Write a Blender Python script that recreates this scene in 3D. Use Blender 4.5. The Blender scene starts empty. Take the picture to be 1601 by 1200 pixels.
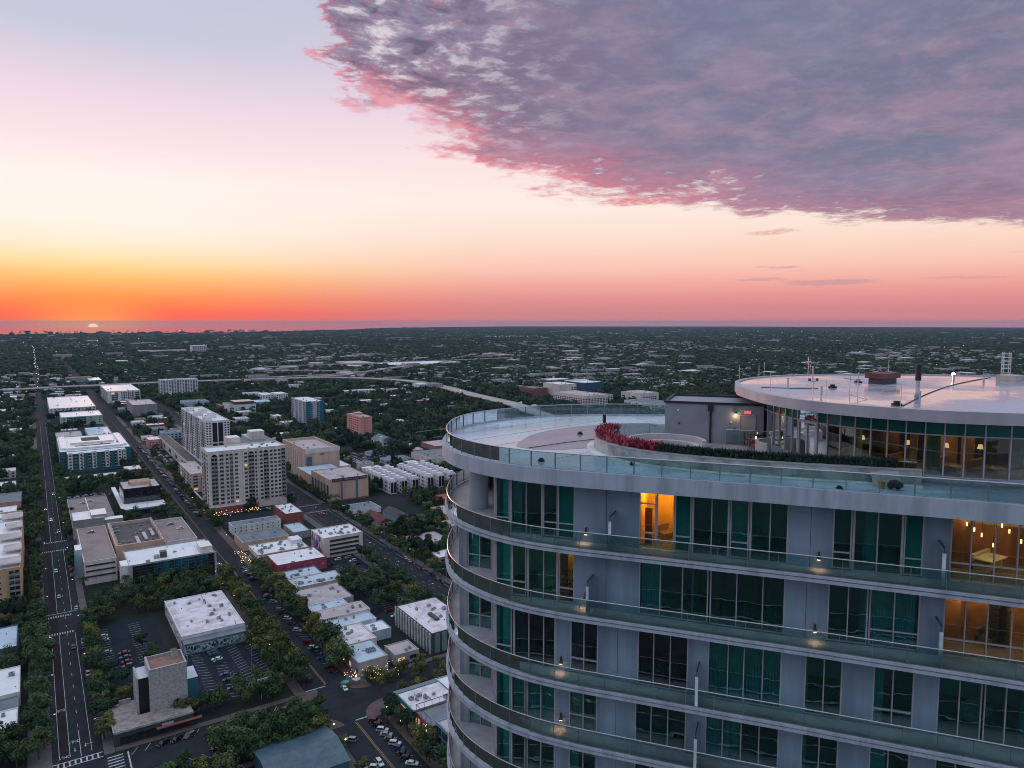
import bpy, math, random
from mathutils import Vector, Matrix
random.seed(7)
S = bpy.context.scene
COL = S.collection
R = math.radians
H = 156.0                                   # eye height of the drone above the streets

# ------------------------------------------------------------------ camera
cam = bpy.data.cameras.new('camera'); co = bpy.data.objects.new('camera', cam); COL.objects.link(co)
co.location = (0, 0, H); co.rotation_euler = (R(85.0), 0, R(-33.8))
cam.sensor_width = 36; cam.lens = 36 * 1120 / 1601; cam.clip_start = 0.5; cam.clip_end = 80000
S.camera = co
S.view_settings.view_transform = 'Standard'; S.view_settings.look = 'None'
S.view_settings.exposure = 0.0; S.view_settings.gamma = 1.0
S.cycles.max_bounces = 6; S.cycles.diffuse_bounces = 3; S.cycles.glossy_bounces = 4
S.cycles.transparent_max_bounces = 14; S.cycles.volume_bounces = 0; S.cycles.use_denoising = True; S.cycles.filter_width = 1.0
S.cycles.sample_clamp_indirect = 4.0; S.cycles.caustics_reflective = False; S.cycles.caustics_refractive = False
HAZE = True; HAZE_D = 2.0e-5

def lin(c):
    o = []
    for v in c[:3]:
        v /= 255.0
        o.append(v / 12.92 if v <= 0.04045 else ((v + 0.055) / 1.055) ** 2.4)
    return (o[0], o[1], o[2], 1)

# ------------------------------------------------------------------ sky
W = bpy.data.worlds.new('World'); S.world = W; W.use_nodes = True
nt = W.node_tree; nt.nodes.clear(); N = nt.nodes; LK = nt.links
def nd(t, **k):
    n = N.new(t)
    for a, b in k.items(): setattr(n, a, b)
    return n
def setin(n, i, v):
    if isinstance(v, bpy.types.NodeSocket): LK.new(v, n.inputs[i])
    else: n.inputs[i].default_value = v
def mth(op, a, b=None, c=None, clamp=False):
    n = nd('ShaderNodeMath', operation=op, use_clamp=clamp); setin(n, 0, a)
    if b is not None: setin(n, 1, b)
    if c is not None: setin(n, 2, c)
    return n.outputs[0]
def mrange(v, a, b, c=0.0, d=1.0, smooth=True):
    n = nd('ShaderNodeMapRange', interpolation_type='SMOOTHSTEP' if smooth else 'LINEAR'); n.clamp = True
    setin(n, 0, v)
    for i, q in enumerate((a, b, c, d)): n.inputs[i + 1].default_value = q
    return n.outputs[0]
def ramp(v, stops, lo, hi):
    n = nd('ShaderNodeValToRGB'); cr = n.color_ramp
    t = mrange(v, lo, hi, smooth=False); LK.new(t, n.inputs[0])
    while len(cr.elements) < len(stops): cr.elements.new(0.5)
    for e, (p, c) in zip(cr.elements, stops):
        e.position = (p - lo) / (hi - lo); e.color = c if len(c) == 4 else lin(c)
    return n.outputs[0]
def mix(f, a, b, bt='MIX'):
    n = nd('ShaderNodeMix', data_type='RGBA', blend_type=bt); setin(n, 0, f)
    for i, q in ((6, a), (7, b)):
        if isinstance(q, bpy.types.NodeSocket): LK.new(q, n.inputs[i])
        else: n.inputs[i].default_value = q
    return n.outputs[2]
def noise(vec, sc, det=5, rough=0.55, dist=0.0):
    n = nd('ShaderNodeTexNoise'); LK.new(vec, n.inputs['Vector']); n.inputs['Scale'].default_value = sc
    n.inputs['Detail'].default_value = det; n.inputs['Roughness'].default_value = rough; n.inputs['Distortion'].default_value = dist
    return n.outputs['Fac']
def comb(x, y, z):
    n = nd('ShaderNodeCombineXYZ')
    for i, q in enumerate((x, y, z)): setin(n, i, q)
    return n.outputs[0]
tc = nd('ShaderNodeTexCoord'); sp = nd('ShaderNodeSeparateXYZ'); LK.new(tc.outputs['Generated'], sp.inputs[0])
dx, dy, dz = sp.outputs
SUNAZ = 3.56
el = mth('MULTIPLY', mth('ARCSINE', dz), 57.29578)
az = mth('MULTIPLY', mth('ARCTAN2', dx, dy), 57.29578)
azs = mth('ABSOLUTE', mth('SUBTRACT', az, SUNAZ))
A = [(-3, (150, 105, 100)), (-.6, (205, 120, 108)), (-.15, (216, 118, 100)), (.25, (247, 92, 84)), (.8, (252, 104, 78)), (1.7, (253, 140, 82)),
     (3.0, (253, 190, 116)), (4.1, (254, 222, 164)), (5.2, (255, 237, 210)), (6.8, (254, 244, 234)), (9.6, (255, 245, 240)), (12.0, (253, 230, 234)),
     (15.0, (240, 218, 232)), (19, (200, 204, 222)), (30, (190, 202, 226)), (45, (.86, 1.04, 1.24, 1)), (90, (.90, 1.10, 1.32, 1))]
B = [(-3, (140, 110, 120)), (-.3, (196, 134, 140)), (1.0, (214, 138, 142)), (1.9, (230, 150, 150)), (2.9, (244, 172, 162)), (4.2, (253, 200, 184)), (5.6, (254, 217, 200)),
     (6.9, (255, 229, 214)), (9, (255, 238, 230)), (12.4, (254, 230, 230)), (16, (236, 216, 230)), (24, (190, 190, 215)), (45, (.86, 1.04, 1.24, 1)), (90, (.90, 1.10, 1.32, 1))]
C = [(-3, (105, 120, 135)), (0, (135, 155, 178)), (5, (158, 174, 198)), (12, (172, 192, 214)), (30, (200, 222, 245)), (50, (.86, 1.04, 1.24, 1)), (90, (.90, 1.10, 1.32, 1))]
cA, cB, cC = ramp(el, A, -3, 90), ramp(el, B, -3, 90), ramp(el, C, -3, 90)
sky = mix(mrange(azs, 0, 33), cA, cB)
eastn = noise(comb(mth('MULTIPLY', dx, 4), mth('MULTIPLY', dy, 4), mth('MULTIPLY', dz, 16)), 1.0, 5, .55, .4)
cC = mix(mth('MULTIPLY', mrange(eastn, .46, .62), mrange(el, 0, 4)), cC, lin((96, 108, 134)))
cC = mix(mth('MULTIPLY', mrange(eastn, .44, .32), .7), cC, lin((236, 232, 240)))
sky = mix(mrange(azs, 68, 102), sky, cC)
# glow round the sun, and its disc cut by the sea
glow = mth('MULTIPLY', mrange(azs, 0, 5.5, 1, 0), mrange(el, -.6, 2.6, 1, 0))
sky = mix(mth('MULTIPLY', glow, .46), sky, lin((255, 196, 92)))
sd = Vector((math.sin(R(SUNAZ)) * math.cos(R(-.46)), math.cos(R(SUNAZ)) * math.cos(R(-.46)), math.sin(R(-.46))))
dp = nd('ShaderNodeVectorMath', operation='DOT_PRODUCT'); LK.new(tc.outputs['Generated'], dp.inputs[0]); dp.inputs[1].default_value = sd
sky = mix(mrange(dp.outputs['Value'], math.cos(R(.36)), math.cos(R(.27))), sky, (1.35, .95, .62, 1))
# cloud deck: a layer seen in perspective, with an edge given by bearing
zz = mth('ADD', mth('MAXIMUM', dz, 0.0), 0.035)
pl = comb(mth('DIVIDE', dx, zz), mth('DIVIDE', dy, zz), 0.0)
n1 = noise(pl, 1.5, 10, .60, .15)
n2 = noise(pl, 7.5, 8, .62, .25)
n3 = noise(pl, .55, 4, .5)
n4 = noise(pl, 20.0, 5, .62, .2)
n5 = noise(comb(mth('MULTIPLY', dx, 9), mth('MULTIPLY', dy, 9), mth('MULTIPLY', dz, 26)), 1.0, 8, .62, .3)
azw = mth('ADD', mth('ADD', az, mth('MULTIPLY', mth('SUBTRACT', n2, .5), 6.0)), mth('MULTIPLY', mth('SUBTRACT', n5, .5), 7.0))
edge = [(14, 60), (15.0, 42), (17.0, 30), (19.5, 20.5), (21.5, 16.2), (25.5, 14.6), (29.5, 13.2), (31.5, 12.4), (32.3, 11.3), (36, 10.4), (41, 9.3), (47, 8.6), (53, 7.8), (58, 6.9), (64, 6.3), (70, 5.9), (90, 7.5), (130, 16), (175, 30)]
e_ = ramp(azw, [(a, (b / 60.0,) * 3 + (1,)) for a, b in edge], 14, 175)
em = mth('MULTIPLY', e_, 60.0)
elw = mth('ADD', mth('ADD', el, mth('MULTIPLY', mth('SUBTRACT', n1, .5), mrange(el, 4, 16, 1.4, 5.0))), mth('MULTIPLY', mth('SUBTRACT', n5, .5), mrange(el, 5, 16, 2.4, 7.0)))
dlt = mth('SUBTRACT', elw, em)
soft = mrange(el, 6, 15, 1.1, 3.2)
mask = mth('MULTIPLY', mth('MULTIPLY', mrange(mth('DIVIDE', dlt, soft), -.45, .75), mrange(mth('ABSOLUTE', az), 110, 140, 1, 0)), mrange(el, 30, 44, 1, 0))
mask = mth('MULTIPLY', mask, mrange(mth('ADD', mth('MULTIPLY', n2, .6), mth('MULTIPLY', mth('DIVIDE', dlt, soft), .22)), .22, .46))
wis = mth('MULTIPLY', mrange(noise(comb(mth('MULTIPLY', az, .05), mth('MULTIPLY', el, .62), 4.2), 3.0, 6, .6, .4), .60, .70),
          mth('MULTIPLY', mrange(el, 2.0, 3.2), mth('MULTIPLY', mrange(el, 3.6, 5.4, 1, 0), mrange(az, 46, 54))))
base = mix(mrange(az, 20, 50), lin((134, 108, 136)), lin((112, 114, 144)))
cl = mix(mrange(n5, .42, .66), base, lin((148, 128, 152)))
cl = mix(mth('MULTIPLY', mrange(n3, .44, .66), .6), cl, lin((116, 126, 156)))
cl = mix(mth('MULTIPLY', mrange(n1, .48, .68), .42), cl, lin((160, 146, 172)))
fz = mth('MULTIPLY', mrange(el, 10.5, 15), mrange(azs, 19, 38, 1, 0))
rip = mth('MULTIPLY', mrange(n2, .49, .64), mth('ADD', mth('MULTIPLY', fz, .95), .06))
cl = mix(rip, cl, lin((220, 212, 220)))
dk = mth('MULTIPLY', mrange(n2, .50, .34), mth('ADD', mth('MULTIPLY', fz, .8), .10))
cl = mix(dk, cl, lin((84, 82, 108)))
ps = mth('MULTIPLY', mth('MULTIPLY', mrange(dlt, .0, mth('ADD', soft, 1.6) if False else 4.6, 1, 0), mrange(azs, 25, 56, 1.0, .30)), mrange(n2, .36, .60, .35, 1.0))
cl = mix(ps, cl, lin((236, 112, 132)))
cl = mix(mth('MULTIPLY', mth('MULTIPLY', mrange(n1, .42, .60), mrange(el, 17, 9)), mrange(azs, 20, 50, .55, .12)), cl, lin((206, 122, 146)))
cl = mix(mth('MULTIPLY', mth('MULTIPLY', mrange(n4, .55, .70), mrange(n1, .40, .60)), mrange(azs, 22, 46, .45, .05)), cl, lin((222, 116, 130)))
sky = mix(mth('MULTIPLY', mask, .95), sky, cl)
sky = mix(mth('MULTIPLY', wis, .6), sky, lin((205, 150, 160)))
for (wa, we, ra, re_, wc_, amt) in ((43.6, 9.1, 3.6, .42, (222, 132, 142), .9), (57.5, 2.85, 3.6, .26, (190, 150, 164), .75), (52.8, 3.05, 2.0, .16, (190, 150, 164), .6), (53.5, 6.6, 2.2, .2, (214, 150, 158), .6), (66, 2.9, 3.0, .14, (190, 150, 164), .45)):
    da = mth('DIVIDE', mth('SUBTRACT', az, wa), ra); de = mth('DIVIDE', mth('ADD', mth('SUBTRACT', el, we), mth('MULTIPLY', mth('SUBTRACT', n5, .5), 1.2)), re_)
    q_ = mth('SUBTRACT', 1.0, mth('ADD', mth('MULTIPLY', da, da), mth('MULTIPLY', de, de)))
    sky = mix(mth('MULTIPLY', mth('MULTIPLY', mrange(q_, -.1, .8), mrange(n4, .35, .6, .35, 1)), amt), sky, lin(wc_))
st = nd('ShaderNodeTexSky', sky_type='NISHITA'); st.sun_disc = False; st.sun_elevation = R(2.2); st.sun_rotation = R(SUNAZ)
sky = mix(0.003, sky, st.outputs[0], 'ADD')
bg = nd('ShaderNodeBackground'); LK.new(sky, bg.inputs[0]); bg.inputs[1].default_value = 0.98
wo = nd('ShaderNodeOutputWorld'); LK.new(bg.outputs[0], wo.inputs[0])
W.cycles.sampling_method = 'MANUAL'; W.cycles.sample_map_resolution = 1024

sl = bpy.data.lights.new('sun', 'SUN'); sl.energy = 0.7; sl.angle = R(2.2); sl.color = (1, .52, .36)
so = bpy.data.objects.new('sun', sl); COL.objects.link(so); so.location = (0, 100, 300)
so.rotation_euler = Vector((math.sin(R(SUNAZ)), math.cos(R(SUNAZ)), math.sin(R(2.2)))).to_track_quat('Z', 'Y').to_euler()

# ------------------------------------------------------------------ materials
MC = {}
def mat(name, col, rough=.7, var=.15, scale=.4, col2=None, bump=0.0, metal=0.0, rnd=0.0, obj=True, streak=False, spec=.5, rvar=0.0):
    """procedural surface: colour drifting by noise, optional second colour in patches, optional per-object tint"""
    if name in MC: return MC[name]
    m = bpy.data.materials.new(name); m.use_nodes = True; t = m.node_tree; n = t.nodes; l = t.links
    b = n['Principled BSDF']; b.inputs['Roughness'].default_value = rough; b.inputs['Metallic'].default_value = metal
    b.inputs['Specular IOR Level'].default_value = spec
    g = n.new('ShaderNodeNewGeometry'); x = n.new('ShaderNodeTexNoise'); x.inputs['Scale'].default_value = scale; x.inputs['Detail'].default_value = 6
    x.inputs['Roughness'].default_value = .62
    if streak:
        mp = n.new('ShaderNodeMapping'); mp.inputs['Scale'].default_value = (1, 1, .12); l.new(g.outputs['Position'], mp.inputs[0]); l.new(mp.outputs[0], x.inputs[0])
    else: l.new(g.outputs['Position'], x.inputs[0])
    r = n.new('ShaderNodeValToRGB'); l.new(x.outputs['Fac'], r.inputs[0])
    c = list(col[:3]); d = list(col2[:3]) if col2 else [v * (1 - 2.2 * var) for v in c]
    r.color_ramp.elements[0].position = .36; r.color_ramp.elements[1].position = .60 if col2 is None else .56
    r.color_ramp.elements[0].color = (*[max(v, 0) for v in d], 1); r.color_ramp.elements[1].color = (*[min(v * (1 + (0 if col2 else var * .5)), 1) for v in c], 1)
    out = r.outputs[0]
    if rnd > 0:
        oi = n.new('ShaderNodeObjectInfo'); mr = n.new('ShaderNodeMapRange'); l.new(oi.outputs['Random'], mr.inputs[0])
        mr.inputs[3].default_value = 1 - rnd; mr.inputs[4].default_value = 1 + rnd
        hs = n.new('ShaderNodeHueSaturation'); l.new(out, hs.inputs['Color']); l.new(mr.outputs[0], hs.inputs['Value'])
        m2 = n.new('ShaderNodeMapRange'); l.new(oi.outputs['Random'], m2.inputs[0]); m2.inputs[3].default_value = .5 + rnd * .07; m2.inputs[4].default_value = .5 - rnd * .07
        l.new(m2.outputs[0], hs.inputs['Hue']); out = hs.outputs[0]
    l.new(out, b.inputs['Base Color'])
    if rvar:
        q = n.new('ShaderNodeMapRange'); l.new(x.outputs['Fac'], q.inputs[0]); q.inputs[1].default_value = .4; q.inputs[2].default_value = .6
        q.inputs[3].default_value = rough - rvar; q.inputs[4].default_value = rough; l.new(q.outputs[0], b.inputs['Roughness'])
    if bump:
        y = n.new('ShaderNodeTexNoise'); y.inputs['Scale'].default_value = scale * 9; y.inputs['Detail'].default_value = 4; l.new(g.outputs['Position'], y.inputs[0])
        bp = n.new('ShaderNodeBump'); bp.inputs['Strength'].default_value = bump; bp.inputs['Distance'].default_value = .05
        l.new(y.outputs['Fac'], bp.inputs['Height']); l.new(bp.outputs[0], b.inputs['Normal'])
    MC[name] = m; return m
def emit(name, col, s):
    if name in MC: return MC[name]
    m = bpy.data.materials.new(name); m.use_nodes = True; b = m.node_tree.nodes['Principled BSDF']
    b.inputs['Base Color'].default_value = (*col, 1); b.inputs['Emission Color'].default_value = (*col, 1); b.inputs['Emission Strength'].default_value = s
    m.cycles.emission_sampling = 'NONE'; MC[name] = m; return m
def glass(name, tint, refl=.09, rough=.02, wave=0.0):
    """tinted architectural pane: see-through with a mirror-like coat that grows at grazing angles"""
    if name in MC: return MC[name]
    m = bpy.data.materials.new(name); m.use_nodes = True; t = m.node_tree; n = t.nodes; l = t.links; n.remove(n['Principled BSDF'])
    tr = n.new('ShaderNodeBsdfTransparent'); tr.inputs[0].default_value = (*tint, 1)
    gl = n.new('ShaderNodeBsdfGlossy'); gl.inputs['Roughness'].default_value = rough; gl.inputs[0].default_value = (.9, .95, .95, 1)
    fr = n.new('ShaderNodeFresnel'); fr.inputs[0].default_value = 1.5
    ad = n.new('ShaderNodeMath'); ad.operation = 'ADD'; ad.use_clamp = True; l.new(fr.outputs[0], ad.inputs[0]); ad.inputs[1].default_value = refl - .04
    if wave:
        g = n.new('ShaderNodeNewGeometry'); y = n.new('ShaderNodeTexNoise'); y.inputs['Scale'].default_value = .7; y.inputs['Detail'].default_value = 2; l.new(g.outputs['Position'], y.inputs[0])
        bp = n.new('ShaderNodeBump'); bp.inputs['Strength'].default_value = wave; bp.inputs['Distance'].default_value = .05; l.new(y.outputs['Fac'], bp.inputs['Height'])
        l.new(bp.outputs[0], gl.inputs['Normal'])
    mx = n.new('ShaderNodeMixShader'); l.new(ad.outputs[0], mx.inputs[0]); l.new(tr.outputs[0], mx.inputs[1]); l.new(gl.outputs[0], mx.inputs[2])
    l.new(mx.outputs[0], n['Material Output'].inputs[0]); MC[name] = m; return m

# ------------------------------------------------------------------ builders
OFF = {}
def tag(o, label=None, cat=None, group=None, kind=None):
    for k, v in (('label', label), ('category', cat), ('group', group), ('kind', kind)):
        if v: o[k] = v
    return o
def empty(name, loc, label, cat, group=None, rz=0.0):
    o = bpy.data.objects.new(name, None); COL.objects.link(o); o.location = loc; o.rotation_euler = (0, 0, rz)
    o.empty_display_size = 1; OFF[o.name] = Vector(loc); tag(o, label, cat, group); return o
class MB:
    def __init__(s): s.v = []; s.f = []; s.m = []
    def face(s, pts, mi=0):
        b = len(s.v); s.v += [tuple(p) for p in pts]; s.f.append(tuple(range(b, b + len(pts)))); s.m.append(mi)
    def box(s, x0, y0, z0, x1, y1, z1, mi=0, top=None):
        b = len(s.v); s.v += [(x, y, z) for z in (z0, z1) for x, y in ((x0, y0), (x1, y0), (x1, y1), (x0, y1))]
        for i, q in enumerate(((0, 3, 2, 1), (4, 5, 6, 7), (0, 1, 5, 4), (1, 2, 6, 5), (2, 3, 7, 6), (3, 0, 4, 7))):
            s.f.append(tuple(b + k for k in q)); s.m.append(top if (top is not None and i == 1) else mi)
        return s
    def seg(s, p, q, t0, t1, z0, z1, mi=0):
        """upright slab along p->q, from t0 to t1 to the right of the run"""
        p = Vector(p[:2]); q = Vector(q[:2]); d = (q - p).normalized(); n = Vector((d.y, -d.x))
        c = [p + n * t0, q + n * t0, q + n * t1, p + n * t1]; b = len(s.v)
        s.v += [(a.x, a.y, z) for z in (z0, z1) for a in c]
        for f in ((3, 2, 1, 0), (4, 5, 6, 7), (0, 1, 5, 4), (1, 2, 6, 5), (2, 3, 7, 6), (3, 0, 4, 7)): s.f.append(tuple(b + k for k in f)); s.m.append(mi)
        return s
    def prism(s, poly, z0, z1, mi=0, cap=None, bot=True):
        n = len(poly); b = len(s.v); s.v += [(p[0], p[1], z0) for p in poly] + [(p[0], p[1], z1) for p in poly]
        for i in range(n):
            j = (i + 1) % n; s.f.append((b + i, b + j, b + n + j, b + n + i)); s.m.append(mi)
        s.f.append(tuple(b + n + i for i in range(n))); s.m.append(mi if cap is None else cap)
        if bot: s.f.append(tuple(b + n - 1 - i for i in range(n))); s.m.append(mi)
        return s
    def band(s, poly, t0, t1, z0, z1, mi=0, closed=True):
        """ring or strip of constant section following a plan curve; t measured inwards (left)"""
        a, c = off(poly, t0, closed), off(poly, t1, closed); n = len(poly); b = len(s.v)
        for i in range(n): s.v += [(a[i][0], a[i][1], z0), (c[i][0], c[i][1], z0), (c[i][0], c[i][1], z1), (a[i][0], a[i][1], z1)]
        for i in range(n if closed else n - 1):
            j = (i + 1) % n
            for k in range(4): s.f.append((b + 4 * i + k, b + 4 * i + (k + 1) % 4, b + 4 * j + (k + 1) % 4, b + 4 * j + k)); s.m.append(mi)
        if not closed:
            s.f.append((b, b + 1, b + 2, b + 3)); e = b + 4 * (n - 1); s.f.append((e + 3, e + 2, e + 1, e)); s.m += [mi, mi]
        return s
    def cyl(s, x, y, z0, z1, r, n=10, r2=None, mi=0):
        r2 = r if r2 is None else r2; b = len(s.v)
        for z, q in ((z0, r), (z1, r2)): s.v += [(x + q * math.cos(6.2832 * i / n), y + q * math.sin(6.2832 * i / n), z) for i in range(n)]
        for i in range(n): j = (i + 1) % n; s.f.append((b + i, b + j, b + n + j, b + n + i)); s.m.append(mi)
        s.f += [tuple(b + n + i for i in range(n)), tuple(b + n - 1 - i for i in range(n))]; s.m += [mi, mi]; return s
    def tube(s, pts, r, n=6, mi=0, r2=None):
        pts = [Vector(p) for p in pts]; b = len(s.v); m = len(pts)
        for i, p in enumerate(pts):
            d = (pts[min(i + 1, m - 1)] - pts[max(i - 1, 0)]).normalized(); u = d.cross(Vector((0, 0, 1)))
            if u.length < 1e-3: u = Vector((1, 0, 0))
            u.normalize(); w = u.cross(d); q = r if r2 is None else r + (r2 - r) * i / (m - 1)
            s.v += [tuple(p + (u * math.cos(6.2832 * k / n) + w * math.sin(6.2832 * k / n)) * q) for k in range(n)]
        for i in range(m - 1):
            for k in range(n): s.f.append((b + i * n + k, b + i * n + (k + 1) % n, b + (i + 1) * n + (k + 1) % n, b + (i + 1) * n + k)); s.m.append(mi)
        s.f += [tuple(b + n - 1 - k for k in range(n)), tuple(b + (m - 1) * n + k for k in range(n))]; s.m += [mi, mi]; return s
    def blob(s, c, r, seg=8, mi=0, sz=1.0):
        b = len(s.v); ring = max(3, seg // 2)
        for i in range(ring + 1):
            t = math.pi * i / ring
            for k in range(seg): s.v.append((c[0] + r * math.sin(t) * math.cos(6.2832 * k / seg), c[1] + r * math.sin(t) * math.sin(6.2832 * k / seg), c[2] + r * sz * math.cos(t)))
        for i in range(ring):
            for k in range(seg): s.f.append((b + i * seg + k, b + (i + 1) * seg + k, b + (i + 1) * seg + (k + 1) % seg, b + i * seg + (k + 1) % seg)); s.m.append(mi)
        return s
    def mesh(s, name, mats, o=Vector((0, 0, 0)), smooth=False):
        me = bpy.data.meshes.new(name); me.from_pydata([(a - o[0], b - o[1], c - o[2]) for a, b, c in s.v], [], s.f)
        for q in (mats if isinstance(mats, (list, tuple)) else [mats]): me.materials.append(q)
        me.polygons.foreach_set('material_index', s.m)
        if smooth: me.polygons.foreach_set('use_smooth', [True] * len(s.f))
        me.update(); return me
    def build(s, name, mats, parent=None, smooth=False, **t):
        o = OFF.get(parent.name, Vector()) if parent else Vector()
        ob = bpy.data.objects.new(name, s.mesh(name, mats, o, smooth)); COL.objects.link(ob)
        if parent: ob.parent = parent; OFF[ob.name] = o
        tag(ob, **t); return ob
def inst(name, me, parent, loc, rz=0.0, **t):
    ob = bpy.data.objects.new(name, me); COL.objects.link(ob); ob.parent = parent
    ob.location = Vector(loc) - OFF[parent.name]; ob.rotation_euler = (0, 0, rz); tag(ob, **t); return ob
def copy_tree(o, parent=None):
    c = o.copy(); COL.objects.link(c); c.parent = parent
    for ch in list(o.children): copy_tree(ch, c)
    return c
def off(P, t, closed=True):
    if abs(t) < 1e-6: return [tuple(p) for p in P]
    n = len(P); o = []
    for i in range(n):
        a = P[(i - 1) % n] if closed else P[max(i - 1, 0)]; b = P[(i + 1) % n] if closed else P[min(i + 1, n - 1)]
        dx_, dy_ = b[0] - a[0], b[1] - a[1]; l = math.hypot(dx_, dy_) or 1
        o.append((P[i][0] - dy_ / l * t, P[i][1] + dx_ / l * t))
    return o
def cr(P, n=12, closed=False):
    o = []; N_ = len(P)
    for i in (range(N_) if closed else range(N_ - 1)):
        g = (lambda j: P[j % N_]) if closed else (lambda j: P[min(max(j, 0), N_ - 1)])
        p0, p1, p2, p3 = g(i - 1), g(i), g(i + 1), g(i + 2)
        for k in range(n):
            t = k / n
            o.append(tuple(.5 * (2 * p1[c] + (-p0[c] + p2[c]) * t + (2 * p0[c] - 5 * p1[c] + 4 * p2[c] - p3[c]) * t * t + (-p0[c] + 3 * p1[c] - 3 * p2[c] + p3[c]) * t ** 3) for c in (0, 1)))
    if not closed: o.append(tuple(P[-1]))
    return o
class Path:
    def __init__(s, P, closed=False):
        s.P = list(P) + ([P[0]] if closed else []); s.S = [0]
        for a, b in zip(s.P, s.P[1:]): s.S.append(s.S[-1] + math.hypot(b[0] - a[0], b[1] - a[1]))
        s.L = s.S[-1]
    def at(s, d):
        d = min(max(d, 0), s.L - 1e-6)
        lo, hi = 0, len(s.S) - 1
        while hi - lo > 1:
            m = (lo + hi) // 2
            if s.S[m] <= d: lo = m
            else: hi = m
        t = (d - s.S[lo]) / (s.S[hi] - s.S[lo]); a, b = s.P[lo], s.P[hi]
        return (a[0] + (b[0] - a[0]) * t, a[1] + (b[1] - a[1]) * t)
    def nrm(s, d):
        a, b = s.at(d - .15), s.at(d + .15); l = math.hypot(b[0] - a[0], b[1] - a[1]) or 1
        return ((b[1] - a[1]) / l, -(b[0] - a[0]) / l)      # to the right of the run
# ================================================================== THE TOWER
T0 = (34.0, 36.0, 0.0)
tower = empty('highrise_tower', T0, 'curved white and teal glass highrise filling the lower right, with a round rooftop deck', 'tower')
m_fascia = mat('painted_concrete', (.47, .50, .60), .6, .10, 1.3, streak=True, col2=(.34, .37, .44))
m_wall = mat('grey_stucco', (.265, .345, .445), .75, .13, .5, bump=.3, streak=True)
m_pier = mat('mauve_pier', (.36, .37, .43), .7, .06, .5)
m_deck = mat('roof_coating', (.50, .58, .70), .32, .16, .22, rvar=.16)
m_deck2 = mat('roof_coating_dark', (.25, .255, .34), .38, .12, .22, rvar=.14)
m_bdeck = mat('balcony_tile', (.62, .60, .62), .4, .12, .6)
m_metal = mat('brushed_aluminium', (.52, .50, .52), .35, .05, 2, metal=.6)
m_frame = mat('window_frame', (.46, .43, .47), .45, .05, 1.2)
m_post = mat('slim_post', (.22, .24, .26), .5)
m_pst = mat('railing_post', (.24, .26, .28), .45, metal=.3)
m_dark = mat('dark_bronze', (.05, .055, .065), .45, .1, 2)
g_rail = glass('railing_glass', (.70, .83, .84), .10, .015)
g_rail2 = glass('lower_railing_glass', (.72, .86, .86), .10, .02, .3)
g_win = glass('teal_window_glass', (.28, .80, .80), .18, .012, 1.2)
g_win2 = glass('blue_window_glass', (.22, .46, .60), .18, .012, .5)
g_clear = glass('clear_window_glass', (.72, .74, .66), .10, .012, .2)
g_teal = mat('teal_spandrel', (.008, .115, .10), .12, .10, .8)
m_room = mat('interior_plaster', (.74, .74, .70), .8, .1, .5)
m_rfloor = mat('interior_floor', (.24, .21, .18), .45, .15, .8)
m_warm = mat('interior_warm_wall', (.85, .50, .08), .7, .12, .6)
m_wood = mat('interior_wood', (.34, .15, .07), .5, .25, 1.2, streak=True)
m_curt = mat('curtain_fabric', (.74, .78, .74), .8, .1, 1.5)
m_brown = mat('brown_curtain', (.22, .12, .07), .8, .3, 1.3, streak=True)
m_col = mat('round_column', (.42, .46, .50), .5, .05, .5)
m_black = mat('black_metal', (.015, .015, .02), .5, .1, 2)

RP = [(27.3, 49.8), (28.7, 51.5), (30.6, 53.1), (33.0, 54.2), (36, 54.75), (39.5, 54.75), (43, 53.9), (46.5, 52.0), (50, 49.3), (56, 44.3), (62, 38.8), (68, 32.5), (73, 25.5), (77, 17.5), (79, 9), (78, 1), (74, -5),
      (68, -9), (61, -10.5), (54.5, -8), (50, -2.2), (46.8, 3.8), (43.5, 9.6), (40.1, 14.95), (36.5, 20.15), (34.3, 23.3), (32.25, 26.1), (30.6, 28.4), (28.7, 31.0), (27.0, 33.35), (25.55, 35.7), (24.6, 38.0), (24.15, 40.3), (24.1, 42.5), (24.6, 44.9), (25.8, 47.5)]
RC = cr(RP, 8, True)                           # clockwise seen from above
def area(P): return sum(a[0] * b[1] - b[0] * a[1] for a, b in zip(P, P[1:] + P[:1])) / 2
if area(RC) < 0: RC = RC[::-1]
# counter-clockwise: inwards is to the left (positive t)
RPath = Path(RC, True)
iF = min(range(len(RC)), key=lambda i: math.hypot(RC[i][0] - 46.8, RC[i][1] - 3.8))     # front start, beyond the frame
WP = [(24.9, 39.2), (26.0, 37.6), (27.2, 35.9), (28.5, 34.0), (30.1, 31.6), (32.0, 28.9), (34.0, 26.1), (36.0, 23.4), (38.0, 20.9), (40.0, 18.3), (42.2, 15.2), (45, 11), (48, 6)]
WC = cr(WP, 12); WPath = Path(WC)              # runs left to right; outside is to the right (t>0 in seg)
# outline of the enclosed floors (closed): facade, hidden back
BACK = [(51.5, 0.5), (56, -5), (62, -8), (69, -6), (75, 1), (76, 9), (74, 17), (70, 25), (65, 31.5), (59, 37.5), (53, 43), (47, 48.5), (42, 51.5), (37, 52.3), (32.5, 51.3), (29.6, 49.3)]
DZ = [146.94, 142.17, 137.96, 133.44, 129.64, 125.90, 122.15, 118.40, 114.65]
ST = [.90] + [.42] * 8

# front part of the railing curve as an open path, left tip round to right
def sub(poly, a, b):
    i = min(range(len(poly)), key=lambda k: math.hypot(poly[k][0] - a[0], poly[k][1] - a[1]))
    j = min(range(len(poly)), key=lambda k: math.hypot(poly[k][0] - b[0], poly[k][1] - b[1]))
    o = [poly[i]]
    while i != j: i = (i + 1) % len(poly); o.append(poly[i])
    return o
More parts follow.
